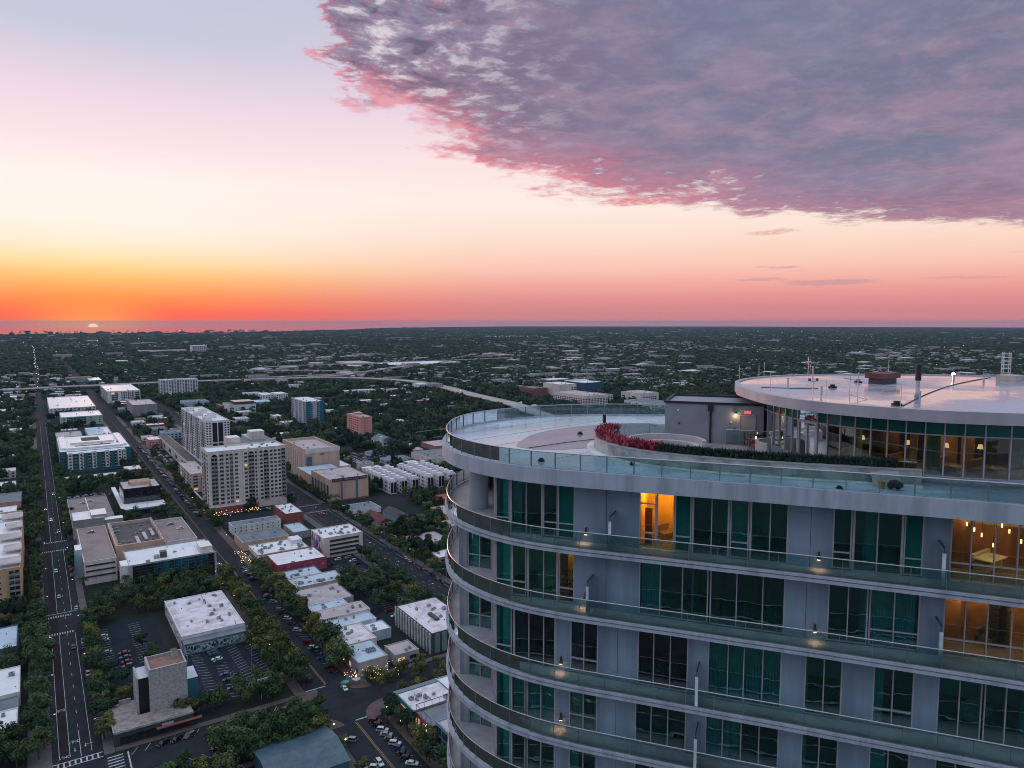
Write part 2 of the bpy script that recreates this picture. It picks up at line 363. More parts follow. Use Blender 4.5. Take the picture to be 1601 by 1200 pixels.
# slabs
for k, z in enumerate(DZ):
    mb = MB()
    if k == 0:
        mb.prism(off(RC, -.22), z - .90, z - .02, 0, 1); mb.band(RC, -.30, .18, z - .90, z + .07, 0)
        mb.build('roof_deck', [m_fascia, m_deck], tower, label='round rooftop deck with a deep white edge')
    else:
        mb.prism(off(RC, -.02), z - .34, z - .01, 2, 1); mb.band(RC, -.16, .05, z - .10, z + .03, 0); mb.band(RC, -.12, .30, z - .36, z - .16, 0)
        mb.build('balcony_slab', [m_fascia, m_bdeck, m_post], tower)  # dark reveal between the edge bands: shade put into the slab colour
# plain shaft from the lowest detailed storey to the street
mb = MB(); core = off(RC, 2.2)
mb.prism(core, 0, DZ[8] - .5, 1)
z = DZ[8] - 3.68
while z > 6: mb.band(RC, -.1, 2.4, z - .42, z, 0); z -= 3.68
mb.build('lower_shaft', [m_fascia, m_wall], tower)

# railings
front = sub(RC, (46.8, 3.8), (27.3, 49.8)) if False else None
runs = {}
def railing(k):
    z = DZ[k]; top = z + 1.06
    root = MB().tube([(x, y, top) for x, y in off(RC, .02)] + [(*off(RC, .02)[0], top)], .032 if k else .04, 5).build('railing', m_metal, tower)
    n = int(RPath.L / 1.62); st = RPath.L / n
    posts, pans = [], []
    for i in range(n):
        s0 = i * st; p = RPath.at(s0); q = RPath.at(s0 + st); m_ = RPath.at(s0 + st / 2)
        (posts.append((s0, p)), pans.append((p, m_, q)))
    d = lambda p: (p[0] ** 2 + p[1] ** 2) - (2000 if (p[0] < 45 and p[1] < 55) else 0)
    posts.sort(key=lambda a: d(a[1])); pans.sort(key=lambda a: d(a[1]))
    def post(mb, s0, p):
        nx, ny = RPath.nrm(s0); w = .03 if k == 0 else .013
        a = (p[0] - ny * w, p[1] + nx * w); b = (p[0] + ny * w, p[1] - nx * w)
        mb.seg(a, b, -.02, .05, z - (.0 if k else .05), top, 0)
    def pan(mb, a, m_, b): mb.seg(a, m_, -.006, .006, z + .07, top - .03); mb.seg(m_, b, -.006, .006, z + .07, top - .03)
    lim = 40 if k == 0 else (20 if k < 3 else 0)
    for i, (s0, p) in enumerate(posts[:lim]): mb = MB(); post(mb, s0, p); mb.build('post', m_pst, root)
    if posts[lim:]:
        mb = MB(); [post(mb, *a) for a in posts[lim:]]; mb.build('post', m_pst, root, kind='stuff')
    for a in pans[:lim]: mb = MB(); pan(mb, *a); mb.build('glass_panel', g_rail2 if k else g_rail, root)
    if pans[lim:]:
        mb = MB(); [pan(mb, *a) for a in pans[lim:]]; mb.build('glass_panel', g_rail2 if k else g_rail, root, kind='stuff')
for k in range(9): railing(k)

# facades: (s0, s1, kind, mullions) along WPath; g teal glass, d dark, b blue, c clear lit room, t opaque teal panel, w brown curtain; upper-case = sliding door with heavy frame
L1 = [(.04, 1.04, 'g', [], 1), (1.08, 3.33, 'D', [2.2], 0), (3.35, 4.33, 'd', [], 1), (4.35, 5.46, 't', [], 1), (9.57, 10.6, 'o', [], 3), (10.62, 11.69, 'o', [], 0), (11.71, 12.68, 't', [], 1), (12.72, 14.86, 'D', [13.85], 0), (14.9, 15.94, 'g', [], 1), (15.98, 18.1, 'D', [17.09], 0),
      (20.39, 21.37, 'd', [], 1), (21.4, 23.92, 'D', [22.65], 0), (23.95, 24.89, 't', [], 1), (26.15, 36.0, 'c', [27.11, 28.19, 29.21, 30.3, 31.4, 32.5, 33.6, 34.8], 1)]
L2 = [(.03, 1.18, 'g', [], 1), (1.2, 2.21, 'd', [], 1), (2.28, 4.38, 'D', [3.4], 0), (4.42, 5.47, 'p', [], 1), (9.62, 13.75, 'd', [10.91, 12.24], 0), (13.85, 18.01, 'w', [15.36, 16.81], 0), (20.27, 22.33, 'd', [21.32], 0), (22.4, 24.89, 'g', [23.64], 1), (26.01, 36, 'c', [27.03, 28.05, 29.14, 30.2, 31.3, 32.4, 33.5, 34.7], 1)]
L3 = [(.02, 1.18, 'g', [], 1), (1.3, 4.27, 'B', [2.4, 3.42], 0), (5.24, 7.07, 'b', [6.14], 1), (9.6, 12.67, 'b', [10.59, 11.6], 0), (13.83, 17.96, 'g', [14.98, 15.88, 16.93], 0), (19.2, 21.18, 'd', [20.22], 0), (22.76, 24.79, 'd', [23.75], 1), (25.93, 31.2, 'd', [26.96, 27.97, 28.14, 29.09, 30.03], 0), (32.4, 36, 'd', [33.5, 34.7], 0)]
L4 = [(.02, 1.09, 'g', [], 0), (1.12, 4.27, 'G', [2.14, 2.3, 3.25], 0), (5.18, 7.06, 'd', [6.13], 1), (9.5, 12.63, 'd', [10.5, 11.52], 0), (13.77, 17.94, 'd', [14.77, 15.83, 16.84], 0), (19.15, 21.12, 'd', [20.11], 0), (22.71, 24.76, 'd', [23.68], 1), (25.98, 31.2, 'd', [26.95, 27.94, 29.0, 30.1], 0), (32.4, 36, 'd', [33.5, 34.7], 0)]
LV = {1: L1, 2: L2, 3: L3, 4: L4, 5: L4, 6: L4, 7: L4, 8: L4}
g_corner = glass('corner_window_glass', (.36, .92, .90), .12, .012, .5)
GM = {'g': g_win, 'd': g_win, 'b': g_win2, 'c': g_clear, 't': g_teal, 'w': g_win, 'o': g_clear, 'p': g_clear}
def wseg(mb, s0, s1, t0, t1, z0, z1, mi=0):
    n = max(1, int((s1 - s0) / 1.2 + .5))
    for i in range(n): mb.seg(WPath.at(s0 + (s1 - s0) * i / n), WPath.at(s0 + (s1 - s0) * (i + 1) / n), t0, t1, z0, z1, mi)
for k, wins in LV.items():
    z0 = DZ[k]; z1 = DZ[k - 1] - ST[k - 1]
    edges = [-.0] + [v for w in wins for v in (w[0], w[1])] + [40.4]
    for a, b in zip(edges[0::2], edges[1::2]):
        if b - a > .35:
            mb = MB(); wseg(mb, a, b, -.28, .02, z0, z1); wp_ = mb.build('wall_panel', m_wall, tower)
            if b - a > 1.6: mb = MB(); q_ = (a + b) / 2; wseg(mb, q_ - .012, q_ + .012, .02, .024, z0, z1); mb.build('joint', m_dark, wp_)
    for (a, b, kd, mu, tr) in wins:
        heavy = kd.isupper(); kd_ = kd.lower(); fw = .055 if heavy else .035; zb = z0 + (.0 if heavy else .06); zt = z1 - (.16 if heavy else .03)
        fr = MB()
        if heavy: wseg(fr, a, b, -.16, .03, zt, z1, 0)
        for s_ in [a + fw, b - fw] + mu:
            q = .03 if s_ in mu else fw; wseg(fr, s_ - q, s_ + q, -.14, .05 if heavy else .02, zb, zt)
        wseg(fr, a, b, -.12, .01, zb, zb + .07); wseg(fr, a, b, -.12, .01, zt - .07, zt)
        if tr: wseg(fr, a, b, -.12, .015, z0 + .95, z0 + 1.02)
        if tr == 3: wseg(fr, a, b, -.12, .015, z1 - 1.1, z1 - 1.03)
        f = fr.build('window' if not heavy else 'sliding_door', m_frame, tower)
        if heavy:
            hb = MB(); wseg(hb, (mu[-1] if mu else b) - .10, (mu[-1] if mu else b) - .06, .03, .08, z0 + 1.0, z0 + 1.25); hb.build('handle', m_dark, f)
        xs = [a] + mu + [b]
        for s0, s1 in zip(xs, xs[1:]):
            if s1 - s0 > .3: mb = MB(); wseg(mb, s0 + .02, s1 - .02, -.075, -.06, zb, zt); mb.build('pane', g_corner if (a < .2 or (k > 1 and kd_ == 'g' and random.random() < .35)) else GM[kd_], f)
        if kd_ == 't': mb = MB(); wseg(mb, a, b, -.35, -.3, z0, z1); mb.build('back_panel', m_room, f)
        if kd_ == 'w':
            mb = MB(); s_ = a
            while s_ < b: wseg(mb, s_, s_ + .13, -.55 - .10 * random.random(), -.50, z0 + .1, z1); s_ += .13
            mb.build('curtain', m_brown, f)
        if (kd_ == 'g' and a > .2 and random.random() < .8) or (kd_ in 'db' and random.random() < .4):
            mb = MB(); s_ = a + .1
            if kd_ in 'db': b = a + (b - a) * random.choice((.35, .5))
            while s_ < b - .15: wseg(mb, s_, s_ + .14, -.36 - .12 * random.random(), -.3, z0 + .02, z1); s_ += .16
            mb.build('curtain', m_curt, f)
    # room shells: floor, partitions, back wall and columns inside
    mb = MB(); back = off(WC, 5.0, False)
    WR = off(WC, .3, False)
    for a, b in zip(back, back[1:]): mb.seg(a, b, -.1, 0, z0, z1, 0)
    for s_ in (0.02, 6.8, 12.75 if k > 1 else 11.7, 19.3, 25.4, 36.2):
        p = WPath.at(s_); nx, ny = WPath.nrm(s_); mb.seg((p[0] - nx * .3, p[1] - ny * .3), (p[0] - nx * 5, p[1] - ny * 5), 0, .12, z0, z1, 0)
    mb.build('room_partition', m_room, tower)
    mb = MB()
    for a, b, c, d in zip(WR, WR[1:], back[1:], back): mb.face([(a[0], a[1], z0 + .015), (b[0], b[1], z0 + .015), (c[0], c[1], z0 + .015), (d[0], d[1], z0 + .015)])
    mb.build('room_floor', m_rfloor, tower)
    for s_ in (.66, 8.2, 15.4, 22.4, 30.3):
        p = WPath.at(s_); nx, ny = WPath.nrm(s_); dd_ = .55 if s_ < 1 else 1.0; MB().cyl(p[0] - nx * dd_, p[1] - ny * dd_, z0, z1, .34 if s_ > 1 else .30, 16).build('column', m_curt, tower, smooth=False)
    # furniture silhouettes inside
    for s_ in (3.0, 11.0, 16.5, 23.2, 28.5):
        p = WPath.at(s_ + random.uniform(-.5, .5)); nx, ny = WPath.nrm(s_); q = (p[0] - nx * 3.0, p[1] - ny * 3.0)
        mb = MB().box(q[0] - 1, q[1] - .4, z0, q[0] + 1, q[1] + .4, z0 + .45); mb.box(q[0] - 1, q[1] + .25, z0, q[0] + 1, q[1] + .45, z0 + .85); mb.build('room_sofa', m_rfloor if random.random() < .5 else m_room, tower)
    # left end: return wall, recessed window
    if k == 1:
        mb = MB(); mb.seg((24.95, 39.3), (29.5, 46.6), -.02, .3, z0, z1); mb.build('end_wall', m_pier, tower)
        mb = MB().cyl(27.15, 45.0, z0, z1, .72, 28); mb.build('round_column', m_col, tower, smooth=False)
        mb = MB(); mb.seg((29.5, 46.6), (33, 50.5), 0, .3, z0, z1); mb.build('end_wall', m_pier, tower)
    else:
        mb = MB(); mb.seg((24.95, 39.25), (27.05, 43.0), -.02, .3, z0, z1); mb.build('end_wall', m_pier, tower)
        mb = MB(); a, b = (25.95, 44.65), (27.05, 43.0)
        mb.seg((25.75, 44.95), a, -.2, .04, z0, z1)
        mb.build('end_pier', m_pier, tower)
        L = math.hypot(b[0] - a[0], b[1] - a[1]); at = lambda t: (a[0] + (b[0] - a[0]) * t, a[1] + (b[1] - a[1]) * t)
        fr = MB()
        for t in (.03, .5, .97): fr.seg(at(t - .02), at(t + .02), -.1, .03, z0, z1)
        for zz_ in (z0, z0 + .95, z1 - .07): fr.seg(a, b, -.09, .02, zz_, zz_ + .07)
        f = fr.build('window', m_frame, tower)
        for t in (.05, .52): mb = MB(); mb.seg(at(t), at(t + .43), -.06, -.045, z0 + .05, z1 - .05); mb.build('pane', g_corner, f)
        mb = MB(); mb.seg((25.75, 44.95), (29.6, 50.2), -.3, 0, z0, z1); mb.seg((29, 46.5), (30.5, 44.3), 0, .1, z0, z1); mb.build('end_wall', m_pier, tower)
        MB().cyl(26.9, 44.75, z0, z1, .34, 16).build('column', m_curt, tower)
# hidden rear walls of every storey
mb = MB(); bk = cr([(48, 6)] + BACK, 6)
for k in range(1, 9):
    z0 = DZ[k]; z1 = DZ[k - 1] - ST[k - 1]
    for a, b in zip(bk, bk[1:]): mb.seg(a, b, -.2, .1, z0, z1)
mb.build('rear_wall', m_wall, tower)

# lit rooms
def plight(name, loc, e, col, rad=.25, typ='POINT', par=None):
    l = bpy.data.lights.new(name, typ); l.energy = e; l.color = col; l.shadow_soft_size = rad
    o = bpy.data.objects.new(name, l); COL.objects.link(o); o.location = loc
    if par: o.parent = par; o.location = Vector(loc) - OFF[par.name]
    return o
WARM = (1, .58, .22)
bulb = emit('warm_bulb', (1, .66, .32), 4.5)
def inside(s_, d): p = WPath.at(s_); nx, ny = WPath.nrm(s_); return (p[0] - nx * d, p[1] - ny * d)
z0 = DZ[1]
# orange room on the top storey
mb = MB()
for s_, d0, d1 in ((9.5, .3, 3.2), (11.75, .3, 3.2)):
    a, b = inside(s_, d0), inside(s_, d1); mb.seg(a, b, -.05, .05, z0, z0 + 3.7)
mb.seg(inside(9.5, 3.2), inside(11.75, 3.2), -.05, .05, z0, z0 + 3.7); mb.build('room_partition', m_warm, tower, label='orange lit room wall')
p = inside(10.6, 1.6); plight('room_light', (p[0], p[1], z0 + 3.2), 260, (1, .56, .12), .3, par=tower)
mb = MB(); p = inside(9.75, 1.0); q = inside(10.2, 1.0); mb.seg(p, q, 0, .06, z0, z0 + 2.3); mb.build('room_door', m_wood, tower)
# wide lit living rooms at the right end of the two upper storeys
for k, wallm, e in ((1, m_wood, 80), (2, m_warm, 85)):
    z0 = DZ[k]; zt = DZ[k - 1] - ST[k - 1]
    mb = MB(); mb.seg(inside(26.2, 2.4), inside(27.3, 2.4), 0, .1, z0, zt); mb.seg(inside(26.1, 4.2), inside(35, 4.2), 0, .1, z0, z0 + (2.2 if k == 1 else zt - z0)); mb.build('room_partition', wallm if k == 1 else mat('interior_tan', (.55, .26, .13), .7, .25, .5), tower)
    for s_ in (27.6, 29.6, 32):
        p = inside(s_, 1.9); plight('room_light', (p[0], p[1], zt - .7), e, WARM, .2, par=tower)
    if k == 1:
        for i in range(9):
            s_ = 27.3 + i * .42; p = inside(s_, 2.0 + .3 * (i % 3)); zc = zt - 1.1 - .35 * (i % 4)
            lm = MB().tube([(p[0], p[1], zt), (p[0], p[1], zc)], .012, 4).build('pendant_lamp', m_black, tower); MB().cyl(p[0], p[1], zc - .22, zc, .045, 8).build('bulb', bulb, lm)
        mb = MB(); a = inside(28.6, 2.6); mb.box(a[0] - .9, a[1] - .5, z0 + .68, a[0] + .9, a[1] + .5, z0 + .74); mb.box(a[0] - .1, a[1] - .1, z0, a[0] + .1, a[1] + .1, z0 + .7); mb.build('room_table', m_curt, tower)
    else:
        for s_ in (28.9, 29.3):
            a = inside(s_, 2.3); mb = MB()
            for j in range(7): mb.box(a[0] - .25, a[1] - .25, z0 + .1 + j * .36, a[0] + .25, a[1] + .25, z0 + .36 + j * .36)
            mb.build('shelf_stack', m_dark, tower)
p = inside(4.9, 1.2); plight('room_light', (p[0], p[1], DZ[2] + 3), 28, WARM, .2, par=tower)
mb = MB(); mb.seg(inside(4.4, 2.2), inside(5.5, 2.2), 0, .1, DZ[2], DZ[1] - .42); mb.build('room_partition', m_warm, tower)
a = inside(5.1, .8); mb = MB().cyl(a[0], a[1], DZ[2], DZ[2] + .5, .2, 10)
for i in range(60):
    t = random.random() * 6.28; r_ = random.random() * .5; zz_ = DZ[2] + .6 + random.random() * 1.3; c = Vector((a[0] + r_ * math.cos(t), a[1] + r_ * math.sin(t), zz_))
    u = Vector((random.uniform(-1, 1), random.uniform(-1, 1), random.uniform(-.5, 1))).normalized() * .22; v = u.orthogonal().normalized() * .05
    mb.face([c - v, c + u * .5 - v, c + u, c + u * .5 + v])
mb.build('room_plant', mat('plant_dark', (.02, .04, .02), .6), tower)

# wall lamps throwing a warm cone down, and the tall glass fins between balconies
for k, s_ in ((1, 6.23), (1, 19.7), (2, 6.23), (2, 19.65), (3, 4.64), (4, 4.66), (6, 4.66)):
    p = WPath.at(s_); nx, ny = WPath.nrm(s_); z0 = DZ[k]; zl = z0 + .56
    c = (p[0] + nx * .14, p[1] + ny * .14)
    mb = MB(); mb.seg(WPath.at(s_ - .05), WPath.at(s_ + .05), .02, .12, zl + .1, zl + .36); mb.cyl(c[0], c[1], zl - .02, zl + .12, .16, 12, .06)
    f = mb.build('wall_lamp', m_dark, tower); MB().cyl(c[0], c[1], zl - .09, zl - .02, .09, 10).build('bulb', bulb, f)
    lo = plight('lamp_light', (c[0] + nx * .34, c[1] + ny * .34, zl - .12), 13, (1, .38, .20), .05, 'SPOT', par=tower)
    lo.data.spot_size = R(125); lo.data.spot_blend = .7
for k, s_ in ((1, 8.12), (1, 25.59), (2, 6.75), (2, 25.65), (3, 13.35), (4, 13.36), (5, 13.36), (6, 13.36)):
    p = WPath.at(s_); nx, ny = WPath.nrm(s_); z0 = DZ[k]; q = (p[0] + nx * 1.42, p[1] + ny * 1.42); p = (p[0] + nx * .06, p[1] + ny * .06)
    mb = MB(); mb.seg(p, q, -.012, .012, z0 + .06, z0 + 2.15); f = mb.build('balcony_divider', glass('frosted_divider', (.45, .60, .60), .25, .2), tower)
    mb = MB(); mb.seg(p, q, -.03, .03, z0 + 2.12, z0 + 2.19); mb.build('edge_trim', m_dark, f); e_ = (q[0] + nx * .05, q[1] + ny * .05); mb = MB(); mb.seg(q, e_, -.085, .085, z0 + .10, z0 + 1.85); mb.build('edge_strip', mat('pale_edge', (.72, .82, .86), .3), f)

# ---- roof deck: seam patch, planter, terrace, penthouse box, drum
zd = DZ[0] - .02
patch = cr([(29.0, 42.6), (30.4, 44.3), (33, 46.4), (36, 47.6), (39, 47.9), (42.5, 47.2), (45.5, 45), (44, 41), (40, 39.5), (35.5, 38.9), (31.6, 39.6), (29.6, 40.8)], 6, True)
MB().prism(patch[::-1] if area(patch) < 0 else patch, zd + .001, zd + .012, 0).build('deck_patch', m_deck2, tower, label='darker coated patch of the roof deck')
mb = MB()
for a, b in (((29.3, 41.6), (36.5, 41.9)), ((36.5, 41.9), (39.5, 43.6))): mb.tube([(a[0], a[1], zd + .03), ((a[0] + b[0]) / 2, (a[1] + b[1]) / 2 + .2, zd + .03), (b[0], b[1], zd + .03)], .025, 4)
mb.build('roof_cable', m_dark, tower)
mb = MB()
for i in range(9):
    y_ = 28 + i * 3.1; mb.tube([(max(25.2, 33.5 - (y_ - 28) * .62) + .6, y_, zd + .004), (44, y_ + 3.2, zd + .004)], .014, 4)
mb.build('membrane_seam', mat('seam_shade', (.33, .38, .48), .5), tower)
for x, y in ((39.4, 45.0),):
    MB().cyl(x, y, zd, zd + .55, .05, 8).cyl(x, y, zd + .55, zd + 1.35, .14, 12).build('vent_pipe', m_black, tower)
for x, y, r_ in ((27.2, 37.2, .22), (36.4, 44.5, .22), (31.2, 33.0, .12), (35.9, 21.8, .2)): MB().cyl(x, y, zd, zd + .12, r_, 12).cyl(x, y, zd + .12, zd + .22, r_ * .6, 12).build('roof_drain', m_black, tower)

PF = cr([(36.2, 41.2), (34.6, 40.3), (33.0, 38.7), (32.0, 36.6), (31.7, 34.6), (31.95, 32.6), (32.75, 30.5), (34.2, 27.8), (36.3, 24.9), (38.4, 22.2), (40.3, 19.7)], 8)
m_plant_wall = mat('planter_concrete', (.40, .41, .40), .8, .22, .9, bump=.3)
mb = MB(); mb.band(PF, 0, .25, zd, zd + .86, 0, False); mb.band(PF, -.05, .34, zd + .86, zd + .94, 1, False); mb.build('planter', [m_plant_wall, mat('planter_cap', (.36, .35, .36), .6, .1, 1)], tower)
mb = MB(); mb.band(PF, -.55, -.003, zd, zd + .10, 0, False); mb.build('planter_kerb', mat('white_membrane', (.72, .70, .68), .6, .12, .6), tower)
mb = MB(); mb.band(PF, .25, 1.15, zd, zd + .78, 0, False); mb.build('planter_soil', mat('soil', (.05, .035, .025), .9), tower)
# raised terrace floor behind the planter
ter = off(PF, 1.15, False) + [(43, 17), (60, 10), (66, 30), (50, 42), (42, 43.5)]
MB().prism(ter, zd + .001, zd + .06, 0).build('terrace_floor', mat('terrace_tile', (.33, .31, .33), .5, .12, .7), tower)
tz = zd + .06
# inner terrace railing
IR = off(PF, 1.35, False)[6:]; IRp = Path(IR)
zt = tz + 1.06
mb = MB().tube([(x, y, zt) for x, y in IR], .035, 5); rr = mb.build('terrace_railing', m_metal, tower)
n = int(IRp.L / 1.7)
for i in range(n):
    a, b = IRp.at(i * IRp.L / n), IRp.at((i + 1) * IRp.L / n)
    MB().cyl(a[0], a[1], tz, zt, .025, 6).build('post', m_metal, rr); mb = MB(); mb.seg(a, b, -.006, .006, tz + .15, zt - .04); mb.build('glass_panel', g_rail, rr)
for a, b in (((36.4, 42.1), (39.7, 40.0)), ((39.7, 40.0), (41.7, 37.0)), ((42.1, 34.6), (44.6, 31.0)), ((44.6, 31.0), (44.3, 28.8))):
    L = math.hypot(b[0] - a[0], b[1] - a[1]); mb = MB().tube([(a[0], a[1], tz + 1.1), (b[0], b[1], tz + 1.1)], .035, 5); rr = mb.build('terrace_railing', m_metal, tower); n = max(1, round(L / 1.6))
    for i in range(n + 1): t = i / n; MB().cyl(a[0] + (b[0] - a[0]) * t, a[1] + (b[1] - a[1]) * t, tz, tz + 1.1, .022, 6).build('post', m_metal, rr)
    mb = MB(); mb.seg(a, b, -.006, .006, tz + .1, tz + 1.05); mb.build('glass_panel', g_rail, rr)

# penthouse stair and lift box with door
pb = [(39.7, 38.4), (43.9, 32.7), (48.2, 35.9), (44.0, 41.6)]
mb = MB(); m_box = mat('penthouse_stucco', (.29, .29, .34), .8, .06, .5, bump=.2)
mb.prism(pb if area(pb) > 0 else pb[::-1], tz, zd + 2.95); bx = mb.build('stair_penthouse', m_box, tower)
for i in range(4):
    a, b = pb[i], pb[(i + 1) % 4]; mb = MB(); mb.seg(a, b, -.12, .10, zd + 2.95, zd + 3.10); mb.build('roof_coping', m_black, bx)
def pbx(px): return None
u = Vector((4.2, -5.7)).normalized(); nrm_ = Vector((-u.y, u.x)) * -1; nrm_ = Vector((-.81, -.59)) if nrm_.x > 0 else nrm_
def onbox(t, o=0): return (39.7 + u.x * t + nrm_.x * o, 38.4 + u.y * t + nrm_.y * o)
mb = MB(); mb.seg(onbox(5.45), onbox(6.45), .0, .05, tz, tz + 2.12); dr = mb.build('door', mat('door_paint', (.40, .34, .35), .5), bx)
mb = MB(); mb.seg(onbox(5.38), onbox(5.45), 0, .08, tz, tz + 2.2); mb.seg(onbox(6.45), onbox(6.52), 0, .08, tz, tz + 2.2); mb.seg(onbox(5.38), onbox(6.52), 0, .08, tz + 2.12, tz + 2.2); mb.build('door_frame', m_frame, dr)
mb = MB(); mb.seg(onbox(6.3), onbox(6.38), .05, .12, tz + 1.0, tz + 1.1); mb.build('handle', m_metal, dr)
mb = MB(); mb.seg(onbox(5.72), onbox(6.18), 0, .05, tz + 2.28, tz + 2.50); sg = mb.build('exit_sign', emit('red_exit_sign', (.9, .08, .12), 1.0), bx)
a, b = onbox(5.20, .1), onbox(5.20, .1)
mb = MB().cyl(onbox(5.12, .14)[0], onbox(5.12, .14)[1], tz + 2.28, tz + 2.42, .12, 10, .05); f = mb.build('wall_lamp', m_dark, bx)
MB().cyl(onbox(5.12, .14)[0], onbox(5.12, .14)[1], tz + 2.20, tz + 2.28, .07, 8).build('bulb', bulb, f)
plight('lamp_light', (*onbox(5.12, .22), tz + 2.1), 9, (1, .6, .3), .06, par=tower)
mb = MB(); mb.seg(onbox(3.15), onbox(3.55), 0, .22, zd + 2.45, zd + 2.9); mb.seg(onbox(3.28), onbox(3.42), 0, .14, tz, zd + 2.45); mb.build('downspout', m_black, bx)
for t, hz in ((4.75, 1.55), (5.0, 1.05), (.9, 2.3), (1.0, 1.3)): mb = MB(); mb.seg(onbox(t), onbox(t + .12), 0, .05, tz + hz, tz + hz + .14); mb.build('switch_box', m_curt if hz > 1.5 else m_dark, bx)

# curved lounge wall on the terrace
arc = [(36.5 + 2.75 * math.cos(R(a)), 35.2 + 2.75 * math.sin(R(a))) for a in range(-50, 221, 9)]
mb = MB(); mb.band(arc, 0, .25, tz, tz + .80, 0, False); mb.band(arc, .255, .8, tz, tz + .42, 0, False); mb.build('lounge_wall', mat('lounge_stucco', (.50, .44, .45), .7, .06, .6), tower)
mb = MB(); arc2 = [(41.4 + 1.5 * math.cos(R(a)), 29.6 + 1.5 * math.sin(R(a))) for a in range(60, 200, 14)]
mb.band(arc2, 0, .2, tz, tz + 1.0, 0, False); mb.build('lounge_wall', mat('lounge_stucco', (.50, .44, .45), .7, .06, .6), tower)

# the drum
UP = [(44.9, 35.9), (43.4, 34.5), (41.8, 32.3), (40.2, 29.6), (39.3, 26.9), (39.1, 24.6), (39.4, 22.5), (40.0, 20.4), (41.1, 18.3), (43.0, 16.0), (46.5, 13)]
GP = []
for x, y in UP: d = math.hypot(55 - x, 24 - y); GP.append((x + (55 - x) / d * 1.6, y + (24 - y) / d * 1.6))
GC = cr(GP, 12); GPath = Path(GC)
UF = cr([(44.9, 35.9), (43.4, 34.5), (41.8, 32.3), (40.2, 29.6), (39.3, 26.9), (39.1, 24.6), (39.4, 22.5), (40.0, 20.4), (41.1, 18.3), (43.0, 16.0), (46.5, 12.5), (51, 9.5), (56, 8.5), (62, 10), (67.5, 14), (70.8, 20), (71.4, 26.5), (69, 31.5), (64.8, 35.6), (60, 38.4), (55.5, 39.8), (50.5, 39.3), (47.2, 37.8)], 8, True)
if area(UF) < 0: UF = UF[::-1]
zr = H - 4.8
m_uroof = mat('wet_roof_membrane', (.50, .46, .54), .45, .15, .10, rvar=.36, col2=(.34, .33, .42), spec=.8)
drum = MB(); drum.prism(UF, zr - .62, zr - .08, 0, 1); drum.band(UF, -.12, .22, zr - .66, zr, 0); dm = drum.build('drum_roof', [mat('drum_fascia', (.44, .41, .46), .6, .08, .5, streak=True), m_uroof], tower)
mull = [0.2, 1.3, 2.4, 3.5, 4.6, 5.63, 6.64, 7.46, 8.07, 9.86, 10.62, 11.5, 12.41, 13.3, 14.2, 15.16, 16.12, 17.06, 18.03, 19.01, 20.26, 21.3, 22.4, 23.5, 24.6, 25.7]
gb, gt = zd + .36, zr - .62
MB().prism((GC + [(60, 10), (66, 30), (50, 38)])[::1] if area(GC + [(60, 10), (66, 30), (50, 38)]) > 0 else (GC + [(60, 10), (66, 30), (50, 38)])[::-1], zd + .062, gb, 0).build('drum_plinth', m_fascia, tower)
def gseg(mb, s0, s1, t0, t1, z0, z1, mi=0):
    n = max(1, int((s1 - s0) / .6 + .5))
    for i in range(n): mb.seg(GPath.at(s0 + (s1 - s0) * i / n), GPath.at(s0 + (s1 - s0) * (i + 1) / n), t0, t1, z0, z1, mi)
if True:
    for a, b in zip(mull, mull[1:]):
        door = abs(a - 8.07) < .01
        fr = MB(); gseg(fr, a - .035, a + .035, -.1, .06, gb, gt)
        for zz_ in ((gb, gb + .06), (gt - .98, gt - .91), (gt - .05, gt)): gseg(fr, a + .03, b - .03, -.08, .03, *zz_)
        if door:
            m_ = (a + b) / 2
            for s_ in (a + .12, m_, b - .12): gseg(fr, s_ - .06, s_ + .06, -.08, .05, gb, gt - .98)
            gseg(fr, a, b, -.08, .06, gt - 1.08, gt - .95)
        f = fr.build('drum_window' if not door else 'drum_door', m_frame, tower)
        mb = MB(); gseg(mb, a + .03, b - .03, -.03, -.018, gt - .92, gt - .04); mb.build('upper_pane', g_teal if not door else g_win, f)
        mb = MB(); gseg(mb, a + .03, b - .03, -.03, -.018, gb + .05, gt - .97); mb.build('pane', g_clear, f)
# drum interior
inn = off(GC, 4.5, False)
def gin(s_, d): p = GPath.at(s_); nx, ny = GPath.nrm(s_); return (p[0] - nx * d, p[1] - ny * d)
mb = MB()
for a, b in zip(inn, inn[1:]): mb.seg(a, b, 0, .1, gb, gt)
mb.build('room_partition', mat('lounge_wall_dark', (.10, .07, .06), .6, .3, .4), tower)
for s_, w_, d_ in ((12.9, 1.2, 3.2), (15.0, .6, 2.6), (16.1, .5, 3.0), (17.2, 1.3, 3.4), (18.6, .8, 2.8)):
    mb = MB(); mb.seg(gin(s_, d_), gin(s_ + w_, d_), 0, .3, gb, gt); mb.build('room_partition', m_wood if s_ < 15 else mat('interior_sand', (.62, .36, .20), .7, .15, .6), tower)
for s_ in (11.9, 17.6 - 1.0, 22.0): p = gin(s_, 1.1); MB().cyl(p[0], p[1], gb, gt, .36, 16).build('column', mat('teal_column', (.22, .42, .38), .5), tower)
for s_, e in ((10.2, 14), (14.0, 30), (16.6, 40), (19.3, 22), (23, 22)): p = gin(s_, 2.2); plight('room_light', (p[0], p[1], gt - .6), e, (1, .55, .25), .2, par=tower)
